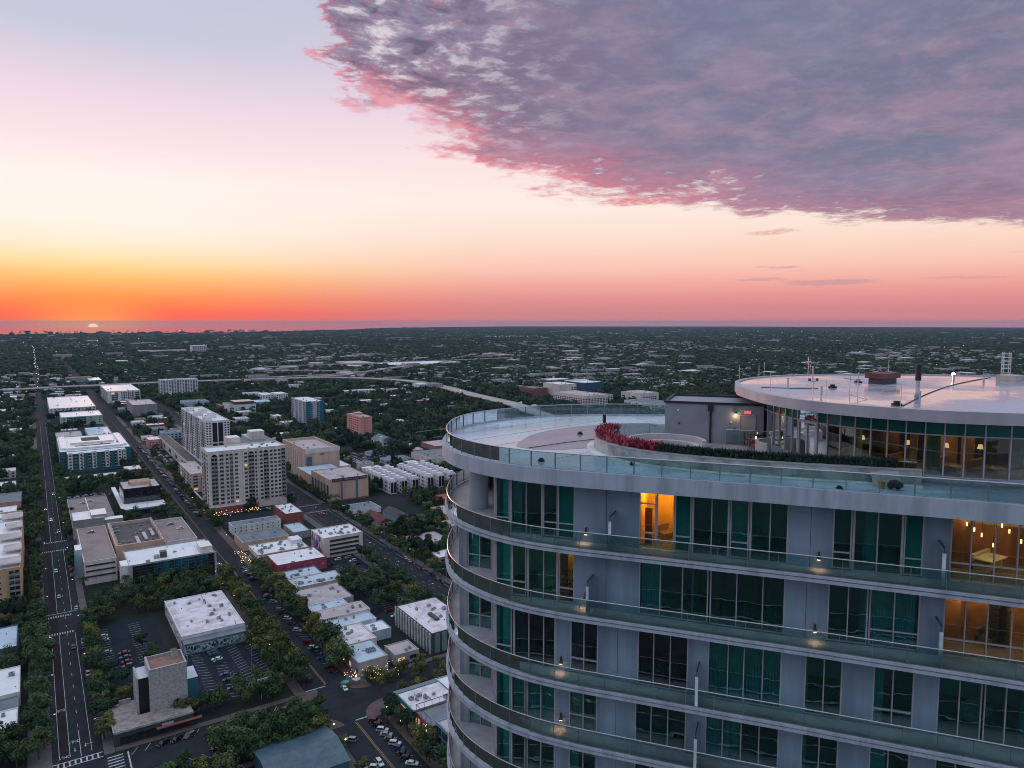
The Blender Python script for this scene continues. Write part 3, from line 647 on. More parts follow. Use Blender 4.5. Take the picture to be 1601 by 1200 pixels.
for s_ in (11.2, 14.6, 17.4, 19.6):
    a = gin(s_, 1.8); mb = MB().box(a[0] - .9, a[1] - .4, gb, a[0] + .9, a[1] + .4, gb + .42); mb.box(a[0] - .9, a[1] + .2, gb + .42, a[0] + .9, a[1] + .4, gb + .8); mb.build('lounge_sofa', mat('sofa_fabric', (.35, .28, .26), .8), tower)
    b = gin(s_ + .6, 1.2); MB().cyl(b[0], b[1], gb, gb + .42, .05, 8).cyl(b[0], b[1], gb + .42, gb + .46, .4, 14).build('side_table', m_curt, tower)
    c = gin(s_ + .2, 2.6); f = MB().cyl(c[0], c[1], gb, gb + 1.3, .02, 6).build('floor_lamp', m_metal, tower); MB().cyl(c[0], c[1], gb + 1.3, gb + 1.55, .16, 12, .1).build('lamp_shade', emit('lamp_shade_glow', (1, .62, .3), 1.2), f)

# things fixed to the upper roof
zt = zr - .08
for x, y, hgt, r_ in ((45.3, 31.8, .75, .06), (43.7, 28.1, .5, .07), (52.7, 34.7, 1.2, .06), (42.1, 20.9, .85, .05), (62.2, 28.3, .5, .08), (63.2, 26.5, .5, .08)): MB().cyl(x, y, zt, zt + hgt, r_, 8).cyl(x, y, zt + hgt, zt + hgt + .05, r_ * 1.5, 8).build('vent_pipe', m_metal, tower)
MB().cyl(54.6, 27.3, zt, zt + .5, .14, 12).cyl(54.6, 27.3, zt + .5, zt + 1.7, .2, 12, mi=1).build('flue', [m_metal, m_black], tower)
for x, y in ((54.7, 32.0), (41.7, 22.0), (48.8, 30.5)): MB().cyl(x, y, zt, zt + .12, .3, 12).cyl(x, y, zt + .12, zt + .26, .18, 10).build('roof_vent', m_black, tower)
mb = MB().box(54.6, 29.9, zt, 56.5, 31.1, zt + .45, 1); mb.box(54.4, 29.7, zt + .45, 56.7, 31.3, zt + .85, 0); mb.build('exhaust_fan', [mat('fan_red', (.20, .06, .06), .6), m_dark], tower)
for x, y in ((47.7, 38.0), (53.0, 39.6), (48.6, 36.8), (65.6, 35.5), (58.5, 38.8), (42.9, 31.5), (40.3, 25.6), (40.6, 21.2)): MB().cyl(x, y, zt, zt + 1.35, .018, 6).build('lightning_rod', m_metal, tower)
mb = MB().cyl(57.3, 38.2, zt, zt + 1.7, .03, 6); mb.box(57.05, 38.1, zt + 1.3, 57.55, 38.3, zt + 1.36); mb.build('antenna_mast', m_metal, tower)
f = tower
for dx_ in (-.22, .22): MB().blob((57.3 + dx_, 38.2, zt + 1.15), .11, 8).build('beacon_light', mat('beacon_lens', (.45, .06, .04), .3), tower)
mb = MB().cyl(43.2, 28.4, zt, zt + .9, .03, 6); mb.box(42.95, 28.35, zt + .85, 43.45, 28.45, zt + .9); mb.build('beacon_stand', m_metal, tower)
for dx_ in (-.24, .24): MB().blob((43.2 + dx_, 28.4 - dx_ * .5, zt + 1.0), .11, 8).build('beacon_light', mat('beacon_red', (.25, .03, .03), .3), tower)
mb = MB()
for dx_ in (0, .45): mb.cyl(42.5 + dx_, 25.4 - dx_ * .6, zt, zt + 1.7, .025, 6)
mb.tube([(42.2, 25.7, zt + 1.35), (43.3, 24.9, zt + 1.1)], .03, 5); mb.tube([(42.2, 25.7, zt + 1.5), (43.3, 24.9, zt + 1.5)], .03, 5); mb.tube([(42.5, 25.4, zt + .3), (43.2, 24.6, zt)], .02, 4); mb.build('antenna_frame', m_metal, tower)
# caged ladder and hatch
mb = MB(); lx, ly = 67.6, 26.9
for dx_, dy_ in ((0, 0), (.45, -.35), (.9, .5), (1.35, .15)): mb.cyl(lx + dx_, ly + dy_, zt, zt + 2.3, .035, 6)
for i in range(7):
    zz_ = zt + .3 + i * .31; mb.tube([(lx, ly, zz_), (lx + .45, ly - .35, zz_)], .025, 4)
    if i > 1: mb.tube([(lx, ly, zz_), (lx + .9, ly + .5, zz_), (lx + 1.35, ly + .15, zz_), (lx + .45, ly - .35, zz_)], .03, 4)
mb.build('caged_ladder', mat('white_steel', (.6, .58, .58), .4), tower)
MB().box(65.6, 25.2, zt, 67.4, 26.6, zt + .5, 0).build('roof_hatch', mat('hatch_paint', (.5, .42, .38), .6), tower)
mb = MB().tube([(41.6 + i * 1.6, 21.6 + 2.6 * math.sin(i * .11) + i * .25, zt + .03) for i in range(18)], .03, 4); mb.tube([(44.5, 33.5, zt + .03), (46, 31.5, zt + .03), (47.5, 30.8, zt + .03)], .03, 4); mb.build('roof_cable', m_dark, tower)
MB().cyl(64.3, 29.3, zt, zt + .35, .05, 6).blob((64.3, 29.3, zt + .45), .16, 10).build('marker_light', emit('white_marker', (1, .95, .9), 3), tower)

# ---- loose things on the deck
def clump(name, label, cat, path, t, s0, s1, z, cols, hgt, dens, grp=None, wid=.45):
    mb = MB(); n = int((s1 - s0) * dens)
    for i in range(n):
        s_ = random.uniform(s0, s1); p = path.at(s_); nx, ny = path.nrm(s_); o = t + random.uniform(-wid, wid); c = Vector((p[0] - nx * o, p[1] - ny * o, z)); mi = random.randrange(len(cols))
        for j in range(9):
            a = random.random() * 6.28; ln = hgt * random.uniform(.6, 1.1); tip = c + Vector((math.cos(a) * ln * .55, math.sin(a) * ln * .55, ln)); mid = c + (tip - c) * .55 + Vector((0, 0, ln * .12))
            sd_ = Vector((-math.sin(a), math.cos(a), 0)) * (.045 * hgt / .5); mb.face([c - sd_ * .4, mid - sd_, tip, mid + sd_], mi)
    o = mb.build(name, cols); tag(o, label, cat, grp, 'stuff'); return o
PFp = Path(PF)
# PF runs from the far side round the tip to the right: its right-hand side is outwards, so soil lies at positive offset
sRed0, sRed1 = 0.2, 11.3
clump('red_bromeliads', 'crimson leafed bromeliads massed in the tip of the rooftop planter', 'plants', PFp, .70, sRed0, sRed1, zd + .72, [mat('bromeliad_red', (.48, .025, .07), .45, .3, 3), mat('bromeliad_pink', (.72, .16, .22), .5, .3, 3), mat('bromeliad_dark', (.10, .01, .02), .5)], .72, 30)
clump('dark_hedge_grass', 'dark green grassy hedge in the rooftop planter below the drum windows', 'plants', PFp, .68, sRed1, PFp.L - 1.2, zd + .72, [mat('hedge_dark', (.012, .035, .028), .6, .3, 3), mat('hedge_green', (.02, .06, .04), .6, .3, 3)], .62, 60)
def lathe(mb, x, y, prof, n=14, mi=0):
    for (r0, z0_), (r1, z1_) in zip(prof, prof[1:]): mb.cyl(x, y, z0_, z1_, r0, n, r1, mi)
    return mb
bk_ = empty('bucket', (38.15, 20.75, zd), 'yellow bucket standing on the rooftop deck beside the black rubbish bag', 'bucket')
lathe(MB(), 38.15, 20.75, [(.15, zd), (.19, zd + .36), (.21, zd + .37), (.21, zd + .40)]).build('pail', mat('bucket_yellow', (.62, .33, .03), .4), bk_)
MB().tube([(38.15 + .2 * math.cos(R(a)), 20.75 + .05, zd + .40 + .16 * math.sin(R(a))) for a in range(0, 181, 20)], .01, 4).build('handle', m_metal, bk_)
mb = MB()
for i in range(9): mb.blob((38.3 + random.uniform(-.3, .3), 20.05 + random.uniform(-.3, .3), zd + .18 + random.uniform(0, .16)), random.uniform(.16, .26), 7)
tag(mb.build('rubbish_bag', mat('black_plastic', (.012, .012, .014), .3, .2, 6, bump=.5)), 'crumpled black rubbish bag lying on the rooftop deck by the planter end', 'rubbish bag')
mb = MB(); mb.face([(38.9, 21.9, zd + .9), (38.35, 21.3, zd + .02), (39.1, 20.1, zd + .02), (39.6, 20.6, zd + .88)]); mb.face([(38.92, 21.93, zd + .93), (39.63, 20.63, zd + .91), (39.1, 20.1, zd + .05), (38.37, 21.33, zd + .05)]); tag(mb.build('dust_sheet', mat('sheet_cloth', (.38, .38, .38), .8)), 'pale dust sheet draped over the right end of the rooftop planter', 'sheet')
def chair(x, y, rz, label, m):
    e = empty('deck_chair', (x, y, tz), label, 'chair', None, rz); o0 = OFF[e.name]
    def P(nm, mb_): ob = bpy.data.objects.new(nm, mb_.mesh(nm, m)); COL.objects.link(ob); ob.parent = e
    P('seat', MB().box(-.3, -.3, .38, .3, .3, .46)); 
    b_ = MB()
    for i in range(5): b_.box(-.28 + i * .125, .28, .46, -.2 + i * .125, .33, 1.0)
    b_.box(-.3, .27, .98, .3, .34, 1.05); P('backrest', b_)
    for sx in (-.27, .23):
        for sy in (-.29, .27): P('leg', MB().box(sx, sy, 0, sx + .05, sy + .05, .38))
m_cw = mat('chair_timber', (.30, .10, .06), .5)
chair(42.9, 33.2, R(30), 'reddish timber chair in front of the grey penthouse wall', m_cw)
chair(41.6, 31.5, R(200), 'reddish timber chair nearest the drum glass, back to the hedge', m_cw)
e = empty('patio_table', (42.4, 32.2, tz), 'small timber patio table with a candle between the two rooftop chairs', 'table')
MB().box(42.0, 31.8, tz + .66, 42.8, 32.6, tz + .72).build('table_top', m_cw, e)
for sx in (42.05, 42.7):
    for sy in (31.85, 32.5): MB().box(sx, sy, tz, sx + .05, sy + .05, tz + .66).build('leg', m_cw, e)
MB().cyl(42.4, 32.2, tz + .72, tz + .86, .05, 8).build('candle', bulb, e)
# ================================================================== THE CITY
# X runs across the avenues, Y runs away along them; avenues at X = 7, 98 and 187
RECTS = []                                        # footprints kept free of far trees
m_ground = mat('ground', (.020, .027, .022), .95, .3, .02, col2=(.034, .036, .034), spec=.1)
m_asph = mat('asphalt', (.028, .032, .041), .9, .12, .12, col2=(.019, .022, .029), bump=.1, spec=.15)
m_asph2 = mat('bus_lane_asphalt', (.028, .019, .024), .9, .15, .15, spec=.15)
m_lot = mat('car_park_asphalt', (.017, .024, .035), .9, .15, .12, bump=.1, spec=.15)
m_walk = mat('paving', (.12, .108, .112), .85, .15, .2, col2=(.08, .075, .078))
m_brick = mat('brick_paving', (.13, .085, .080), .85, .15, .3)
m_line = mat('road_paint', (.55, .55, .56), .7, .25, 1.2)
m_yel = mat('yellow_road_paint', (.42, .22, .08), .7, .25, 1.2)
m_conc = mat('highway_concrete', (.44, .38, .37), .8, .12, .05)
m_water = mat('sea_water', (.05, .06, .08), .0, .1, .002, spec=.6)
def slab(name, label, x0, y0, x1, y1, z0, z1, m):
    o = MB().box(x0, y0, z0, x1, y1, z1).build(name, m); tag(o, label, 'ground', kind='structure'); return o
# ground: one sheet reaching the shoreline, water beyond
def pol(azd, r): return (r * math.sin(R(azd)), r * math.cos(R(azd)))
shore = [(-30, 9800), (-2, 10100), (3, 10300), (8, 10250), (14, 10600), (18, 11800), (21, 13500), (24, 16500), (28, 20000), (34, 22600), (50, 22800), (75, 22800), (95, 22000)]
pts = [pol(a, r) for a, r in shore] + [(6000, -900), (-4500, -900)]
mb = MB(); mb.face([(x, y, 0) for x, y in pts][::-1]); tag(mb.build('ground', m_ground), 'dark flat land reaching out to the shoreline', 'ground', kind='structure')
mb = MB(); mb.face([(x, y, -.8) for x, y in [pol(a, 22500) for a in range(110, -46, -5)]]); tag(mb.build('sea', m_water), 'sea beyond the land under the sunset', 'water', kind='structure')
# bright channel and lagoons just inside the shore
for i, (a0, a1, r0, r1) in enumerate(((-1.0, 3.8, 8950, 9330), (5.5, 13, 9100, 9420), (-1.6, 8, 9750, 9900), (14, 18, 9900, 10250))):
    P = [pol(a0 + (a1 - a0) * k / 10, r0 + (r1 - r0) * .3 * math.sin(k * 2.1) * .5) for k in range(11)] + [pol(a1 - (a1 - a0) * k / 10, r1 + 60 * math.sin(k * 1.7)) for k in range(11)]
    mb = MB(); mb.face([(x, y, .5) for x, y in P][::-1]); tag(mb.build('lagoon', m_water), 'bright strip of water near the shoreline', 'water', kind='structure')

# roads
AV = [(7.0, 7.6, 'avenue_left'), (98.0, 10.5, 'avenue_middle'), (188.5, 13.0, 'avenue_right')]
Z1 = .02
def road(name, x0, y0, x1, y1, z=Z1, m=m_asph):
    mb = MB(); mb.face([(x0, y0, z), (x1, y0, z), (x1, y1, z), (x0, y1, z)]); o = mb.build(name, m); tag(o, None, None, kind='structure'); RECTS.append((x0, x1, y0, y1)); return o
road('avenue', -1.0, 150, 14.4, 9000); road('avenue', 87.5, 150, 108.5, 6000); road('avenue', 178, 150, 199.5, 1500); road('avenue', 184, 1500, 193, 5200)
road('avenue', 280 + 20, 150, 312, 900, .03)
CS = [(263, 283, -200, 600), (427, 439, -200, 14.4), (571, 591, -200, 700), (745, 757, 87, 500), (838, 852, -200, 500), (1010, 1022, -200, 700), (1180, 1196, -200, 900), (1345, 1360, -200, 900), (1640, 1655, -200, 800), (485, 500, 14.4, 113)]
for i, (a, b, x0, x1) in enumerate(CS):
    if (a, b) == (485, 500): continue
    road('cross_street', x0, a, x1, b, .034)
for x in (-90, -180, 390, 480, 575, 670, 860, 950): road('side_street', x, 300, x + 8, 3600, .045)
# far cross streets peeping through the trees
for y in (2300, 2650, 3100, 3700, 4500): road('side_street', -500, y, 1800, y + 12, .05)
# bus lane
mb = MB(); mb.face([(1.0, 150, .045), (4.2, 150, .045), (4.2, 1990, .045), (1.0, 1990, .045)]); tag(mb.build('bus_lane', m_asph2), kind='structure')
# pavements: raised slabs with a kerb step round each block front
def walk(x0, y0, x1, y1, m=m_walk): o = slab('pavement', None, x0, y0, x1, y1, 0, .14, m); del o['category']; return o
ys = [(286, 424), (442, 568), (594, 742), (760, 836), (855, 1008), (1025, 1178), (1200, 1343)]
for a, b in ys:
    walk(14.6, a, 18.0, b)
    walk(-8.5, a, -1.2, b)
for a, b in ((286, 568), (594, 742), (760, 836), (855, 1008), (1025, 1178), (1200, 1343)):
    walk(84.2, a, 88.6, b, m_brick); walk(108.0, a, 113.0, b, m_brick); walk(172.5, a, 177.8, b); walk(199.7, a, 204, b)
for a, b in ((190, 262),): walk(14.6, a, 18, b); walk(-8.5, a, -1.2, b); walk(84.2, a, 88.6, b, m_brick); walk(109, a, 114.2, b, m_brick); walk(172.5, a, 177.8, b)
walk(18.2, 286, 84, 289, m_brick); walk(113.2, 285, 172, 288); walk(18.2, 250, 84, 253)
def disc(cx, cy, r, a0, a1, m, nm='kerb_extension', z=.15):
    P = [(cx, cy)] + [(cx + r * math.cos(R(a0 + (a1 - a0) * k / 12)), cy + r * math.sin(R(a0 + (a1 - a0) * k / 12))) for k in range(13)]
    o = MB().prism(P, 0, z).build(nm, m); tag(o, None, None, kind='structure')
disc(84.2, 289, 9.2, 250, 360, m_brick); disc(113.5, 289, 10.0, 180, 275, m_brick); disc(114, 256, 11, 90, 185, m_brick); disc(83.5, 256, 10, 0, 95, m_brick)
# markings, all as thin sheets on the road they belong to
def marks(name, rects, m=m_line, z=.062):
    mb = MB()
    for x0, y0, x1, y1 in rects: mb.face([(x0, y0, z), (x1, y0, z), (x1, y1, z), (x0, y1, z)])
    tag(mb.build(name, m), kind='structure')
L_ = []
for x in (4.25, 11.0): L_ += [(x - .09, 292, x + .09, 412), (x - .09, 443, x + .09, 568), (x - .09, 594, x + .09, 836), (x - .09, 855, x + .09, 1340)]
L_ += [(.9, 292, 1.08, 412), (7.5, 290, 7.7, 310)]
y = 312
while y < 1300: L_.append((7.5, y, 7.68, y + 3.1)); y += 12.19
L_ += [(-2, 288.6, 14.2, 289.1), (-2, 285.4, 14.2, 285.8)] + [(x, 285.8, x + .55, 288.6) for x in [-1.6 + 1.75 * i for i in range(9)]]
for yy in (414.2, 439.2): L_ += [(x, yy - 1.3, x + .5, yy + 1.3) for x in [-5.5 + 1.1 * i for i in range(15)]]
L_ += [(-1, 443.4, 14, 444)]
L_ += [(15.2, 283.6 - 2.6 * 0 - i * 2.0, 20.2, 283.6 - i * 2.0 - .6) for i in range(8)] + [(21.6, 266, 22.1, 284)]
for yy in (569.5, 592.5): L_ += [(x, yy - 1.2, x + .5, yy + 1.2) for x in [-1 + 1.1 * i for i in range(14)]] + [(x, yy - 1.2, x + .5, yy + 1.2) for x in [178.5 + 1.3 * i for i in range(16)]]
L_ += [(89, 289.4, 97.6, 290.0), (98.4, 257.0, 107.5, 257.6)]
for x in (184.2, 188.5, 192.8):
    y = 290
    while y < 1300: L_.append((x - .08, y, x + .08, y + 3)); y += 12.2
L_ += [(179.6, 290, 179.75, 568), (197.2, 290, 197.35, 568)]
marks('road_marking', L_)
marks('centre_line', [(97.7, 291, 97.95, 1300), (98.25, 291, 98.5, 484), (97.7, 160, 97.95, 256), (98.3, 160, 98.5, 256)], m_yel)
mb = MB()
def arrow(x, y, ang, right=False):
    c, s_ = math.cos(ang), math.sin(ang)
    T = lambda a, b: (x + a * c - b * s_, y + a * s_ + b * c, .063)
    mb.face([T(-.12, -1.2), T(.12, -1.2), T(.12, .6), T(-.12, .6)]); mb.face([T(-.5, .6), T(.5, .6), T(0, 1.6)])
    if right: mb.face([T(.12, -.2), T(.9, -.2), T(.9, .05), T(.12, .05)]); mb.face([T(.9, -.5), T(1.6, -.08), T(.9, .35)])
arrow(5.9, 296, math.pi); arrow(9.3, 297.5, math.pi); mb.face([(9.4, 297.6, .064), (11.0, 297.6, .064), (11.0, 297.9, .064), (9.4, 297.9, .064)]); mb.face([(11, 297.2, .064), (11.8, 297.75, .064), (11, 298.3, .064)])
tag(mb.build('lane_arrow', m_line), kind='structure')
def text(s, x, y, z, size, m, rz=0, rx=0, name='lane_lettering', parent=None, ext=.0, sy=1.0, kind='structure'):
    c = bpy.data.curves.new(name, 'FONT'); c.body = s; c.size = size; c.align_x = 'CENTER'; c.align_y = 'CENTER'; c.extrude = ext; c.materials.append(m)
    o = bpy.data.objects.new(name, c); COL.objects.link(o); o.location = (x, y, z); o.rotation_euler = (rx, 0, rz); o.scale = (1, sy, 1)
    if parent: o.parent = parent; o.location = Vector((x, y, z)) - OFF[parent.name]
    elif kind: o['kind'] = kind
    return o
text('ONLY', 5.9, 302, .066, 1.5, m_line, math.pi, sy=2.0); text('ONLY', 2.6, 292.5, .066, 1.4, m_line, math.pi, sy=2.0); text('BUS', 2.6, 330, .066, 1.5, m_line, math.pi, sy=2.0)

# ---------------------------------------------------------------- buildings
m_win = glass('x', (.1, .1, .1)) if False else mat('city_window', (.018, .024, .032), .08, .4, .6, spec=.9)
m_win_t = mat('city_window_teal', (.015, .09, .12), .06, .4, .3, spec=1.0)
m_win_lit = emit('city_window_lit', (1, .58, .28), .55)
m_cfr = mat('city_window_frame', (.42, .41, .41), .6)
roofW = mat('white_roof_membrane', (.84, .81, .84), .6, .16, .10, col2=(.76, .73, .77))
roofP = mat('pinkish_roof_membrane', (.54, .44, .45), .7, .15, .12, col2=(.40, .33, .36))
roofB = mat('bluish_roof_membrane', (.52, .60, .70), .55, .12, .10, col2=(.40, .46, .55))
roofG = mat('slate_roof_membrane', (.19, .21, .24), .7, .15, .15, col2=(.12, .14, .17))
roofD = mat('dark_roof', (.075, .075, .08), .8, .2, .2, col2=(.12, .09, .09))
roofS = mat('stained_roof', (.78, .72, .77), .7, .2, .16, col2=(.52, .42, .44))
deckT = mat('tan_parking_deck', (.29, .22, .21), .8, .15, .10, col2=(.20, .165, .17))
m_hvac = mat('hvac_metal', (.30, .32, .34), .5, .2, .8); m_hvd = mat('hvac_dark', (.06, .065, .07), .6)
WALL = {}
def wm(n, c, **k):
    if n not in WALL: WALL[n] = mat('wall_' + n, c, .8, .10, .18, streak=True, **k)
    return WALL[n]
WINMESH = {}
def winmesh(w, h, kind, face):
    key = (round(w, 2), round(h, 2), kind, face)
    if key in WINMESH: return WINMESH[key]
    mb = MB(); t = min(.12, w * .08)
    # local: outward = -Y for face S, -X for face W; centred on base-left
    def B(a0, o0, z0, a1, o1, z1, mi):
        if face == 'S': mb.box(a0, -o1, z0, a1, -o0, z1, mi)
        else: mb.box(-o1, a0, z0, -o0, a1, z1, mi)
    if kind == 'b':      # balcony bay: dark recess, slab and rail
        B(0, -.02, .0, w, .04, h, 1); B(-.1, 0, -.12, w + .1, 1.1, .06, 0); B(-.1, 1.02, .06, w + .1, 1.1, .95, 2); B(w * .48, .02, 0, w * .54, .1, h, 0)
    elif kind == 'a':    # arched opening
        n = 8; P = [(0, 0)] + [(w, 0)] + [(w / 2 + w / 2 * math.cos(math.pi * k / n), h - w / 2 + w / 2 * math.sin(math.pi * k / n)) for k in range(n + 1)]
        mb.face([(a, -.05, b) if face == 'S' else (-.05, a, b) for a, b in P], 1); B(-.1, 0, -.15, w + .1, .9, .0, 0); B(-.1, .8, 0, w + .1, .88, .8, 2)
    elif kind == 's':    # parking deck band: the opening's shade coloured as a dark sheet on the wall
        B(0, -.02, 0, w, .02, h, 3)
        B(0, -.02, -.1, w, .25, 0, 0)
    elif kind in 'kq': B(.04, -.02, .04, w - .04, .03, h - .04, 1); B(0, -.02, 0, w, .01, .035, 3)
    else:
        B(0, -.02, 0, w, .03, h, 1); B(-t, 0, -t, w + t, .10, 0, 0); B(-t, 0, h, w + t, .08, h + t, 0); B(-t, 0, 0, 0, .07, h, 0); B(w, 0, 0, w + t, .07, h, 0)
        if w > 1.1: B(w / 2 - t * .3, .03, 0, w / 2 + t * .3, .06, h, 0)
    me = mb.mesh('window', [m_cfr, {'t': m_win_t, 'q': m_win_t, 'L': m_win_lit}.get(kind, m_win), mat('balcony_rail', (.26, .26, .28), .5), mat('deck_shade_and_gap', (.03, .03, .03), .9)])
    WINMESH[key] = me; return me
LAND = []
def building(label, x0, x1, y0, y1, h, wall, roof=None, S_=None, W_=None, hvac=0, par=.5, z0=0, name='building', cat='building', group=None, wname=None, lit=.006, parts=True, cornice=True, inset=.3, bands=0):
    RECTS.append((x0 - 2, x1 + 2, y0 - 2, y1 + 2))
    e = empty(name, (x0, y0, z0), label, cat, group); LAND.append((x0, x1, y0, y1, h, label))
    roof = roof or roofW; t = inset
    mb = MB(); mb.box(x0, y0, z0, x1, y1, z0 + h - par, 0)
    for a in ((x0, y0, x1, y0 + t), (x0, y1 - t, x1, y1), (x0, y0 + t, x0 + t, y1 - t), (x1 - t, y0 + t, x1, y1 - t)): mb.box(a[0], a[1], z0 + h - par + .002, a[2], a[3], z0 + h, 0)
    if cornice and parts: mb.box(x0 - .12, y0 - .12, z0 + h - .02, x1 + .12, y0 + t + .1, z0 + h + .12, 0); mb.box(x0 - .12, y0 + t + .1, z0 + h - .02, x0 + t + .1, y1 + .1, z0 + h + .12, 0)
    for i in range(bands): zz_ = z0 + h * (i + 1) / (bands + 1); mb.box(x0 - .1, y0 - .1, zz_, x1 + .1, y0, zz_ + .35, 0); mb.box(x0 - .1, y0, zz_, x0, y1, zz_ + .35, 0)
    mb.build('wall', [wall], e)
    MB().box(x0 + t + .02, y0 + t + .02, z0 + h - par + .004, x1 - t - .02, y1 - t - .02, z0 + h - par + .06).build('roof', roof, e)
    for i in range(int((x1 - x0) * (y1 - y0) / 130) if parts and h < 22 and 'deck' not in roof.name else 0):
        x = random.uniform(x0 + 1, x1 - 1.4); y = random.uniform(y0 + 1, y1 - 1.4); q = random.random(); zz_ = z0 + h - par + .06
        if i > 9: break
        mb = MB()
        if q < .5: mb.cyl(x, y, zz_, zz_ + random.uniform(.3, .8), random.uniform(.12, .3), 8)
        elif q < .75: mb.box(x, y, zz_, x + random.uniform(.6, 1.2), y + random.uniform(.6, 1.2), zz_ + .3)
        else: mb.box(x, y, zz_, x + .25, min(y1 - .8, y + random.uniform(2, 7)), zz_ + .22)
        mb.build('roof_vent' if q < .5 else ('skylight' if q < .75 else 'roof_pipe'), m_hvd if q < .4 else m_hvac, e)
    places = []
    for face, spec in (('S', S_), ('W', W_)):
        if not spec: continue
        for sp_ in (spec if isinstance(spec, list) else [spec]):
            pat, rows, za, zb, wf, hf = sp_[:6]; u0, u1 = (sp_[6], sp_[7]) if len(sp_) > 6 else (0, 1)
            full = (x1 - x0) if face == 'S' else (y1 - y0); a0 = full * u0; cw = full * (u1 - u0) / len(pat); rh = (zb - za) / rows
            for i, ch in enumerate(pat):
                if ch == '.': continue
                for r in range(rows):
                    kind = ch
                    w = cw * wf; hh = rh * hf
                    if ch in 'ba': w = cw * min(.92, wf * 1.35); hh = rh * min(.9, hf * 1.25)
                    if ch == 'a' and r < rows - 1: kind = 'b'
                    if ch in 'wt' and random.random() < lit: kind = 'L'
                    u = a0 + cw * i + (cw - w) / 2; z = z0 + za + rh * r + (rh - hh) * .45
                    loc = (x0 + u, y0, z) if face == 'S' else (x0, y0 + u, z)
                    places.append((face, w, hh, kind, loc))
    places.sort(key=lambda p: p[4][1] * 1.0 + p[4][0] * .3 - p[4][2] * .5)
    for (face, w, hh, kind, loc) in places[:100]:
        nm = 'balcony' if kind in 'ba' else ('parking_opening_shade' if kind == 's' else 'window')
        inst(nm, winmesh(w, hh, kind, face), e, loc)
    if places[100:]:
        mb = MB(); M_ = None; mats = [m_cfr, m_win, mat('balcony_rail', (.26, .26, .28), .5), mat('deck_shade_and_gap', (.03, .03, .03), .9), m_win_t, m_win_lit]
        for (face, w, hh, kind, loc) in places[100:]:
            me = winmesh(w, hh, kind, face); b = len(mb.v); mb.v += [(v.co.x + loc[0], v.co.y + loc[1], v.co.z + loc[2]) for v in me.vertices]
            for p in me.polygons: mb.f.append(tuple(b + q for q in p.vertices)); mb.m.append({'t': 4, 'q': 4, 'L': 5}.get(kind, 1) if p.material_index == 1 else p.material_index)
        mb.build('window', mats, e, kind='stuff')
    for i in range(hvac):
        w, d, hh = random.uniform(.9, 2.4), random.uniform(.9, 2.2), random.uniform(.6, 1.5)
        x = random.uniform(x0 + 1.5, max(x0 + 1.6, x1 - 3.5)); y = random.uniform(y0 + 1.5, max(y0 + 1.6, y1 - 3.5)); zz_ = z0 + h - par + .06
        mb = MB().box(x, y, zz_ + .15, x + w, y + d, zz_ + hh, 0); mb.box(x + .1, y + .1, zz_, x + w - .1, y + d - .1, zz_ + .15, 1); mb.cyl(x + w / 2, y + d / 2, zz_ + hh, zz_ + hh + .12, min(w, d) * .33, 10, mi=1); mb.build('hvac_unit', [m_hvac, m_hvd], e)
    return e
def addbox(e, name, x0, x1, y0, y1, z0, z1, m, top=None, **t):
    ms = [m] + ([top] if top else []); return MB().box(x0, y0, z0, x1, y1, z1, 0, 1 if top else None).build(name, ms, e, **t)
def gable(e, x0, x1, y0, y1, z0, z1, m, along='Y', name='roof', ov=.5):
    mb = MB()
    if along == 'Y': A_ = [(x0 - ov, y0 - ov, z0), (x1 + ov, y0 - ov, z0), ((x0 + x1) / 2, y0 - ov, z1)]; B_ = [(a, y1 + ov, c) for a, _, c in A_]
    else: A_ = [(x0 - ov, y0 - ov, z0), (x0 - ov, y1 + ov, z0), (x0 - ov, (y0 + y1) / 2, z1)]; B_ = [(x1 + ov, b, c) for _, b, c in A_]
    mb.face(A_); mb.face(B_[::-1])
    for i in range(3): j = (i + 1) % 3; mb.face([A_[i], B_[i], B_[j], A_[j]])
    return mb.build(name, m, e)

w_white = wm('white', (.74, .71, .74)); w_cream = wm('cream', (.72, .60, .55)); w_pinkw = wm('rosy_white', (.74, .62, .61)); w_peach = wm('peach', (.62, .36, .27)); w_beige = wm('beige', (.62, .42, .33))
w_brick = wm('red_brick', (.28, .08, .07)); w_grey = wm('grey', (.30, .29, .31)); w_conc = wm('concrete', (.42, .37, .37)); w_black = wm('black_glass', (.012, .013, .018)); w_teal = wm('teal', (.03, .16, .19)); w_blue = wm('slate_blue', (.06, .16, .22))
w_pink = wm('pink', (.74, .32, .30)); w_bl = wm('pale_blue', (.42, .52, .62)); w_dk = wm('charcoal', (.06, .06, .07)); w_yel = wm('apricot', (.62, .38, .22))

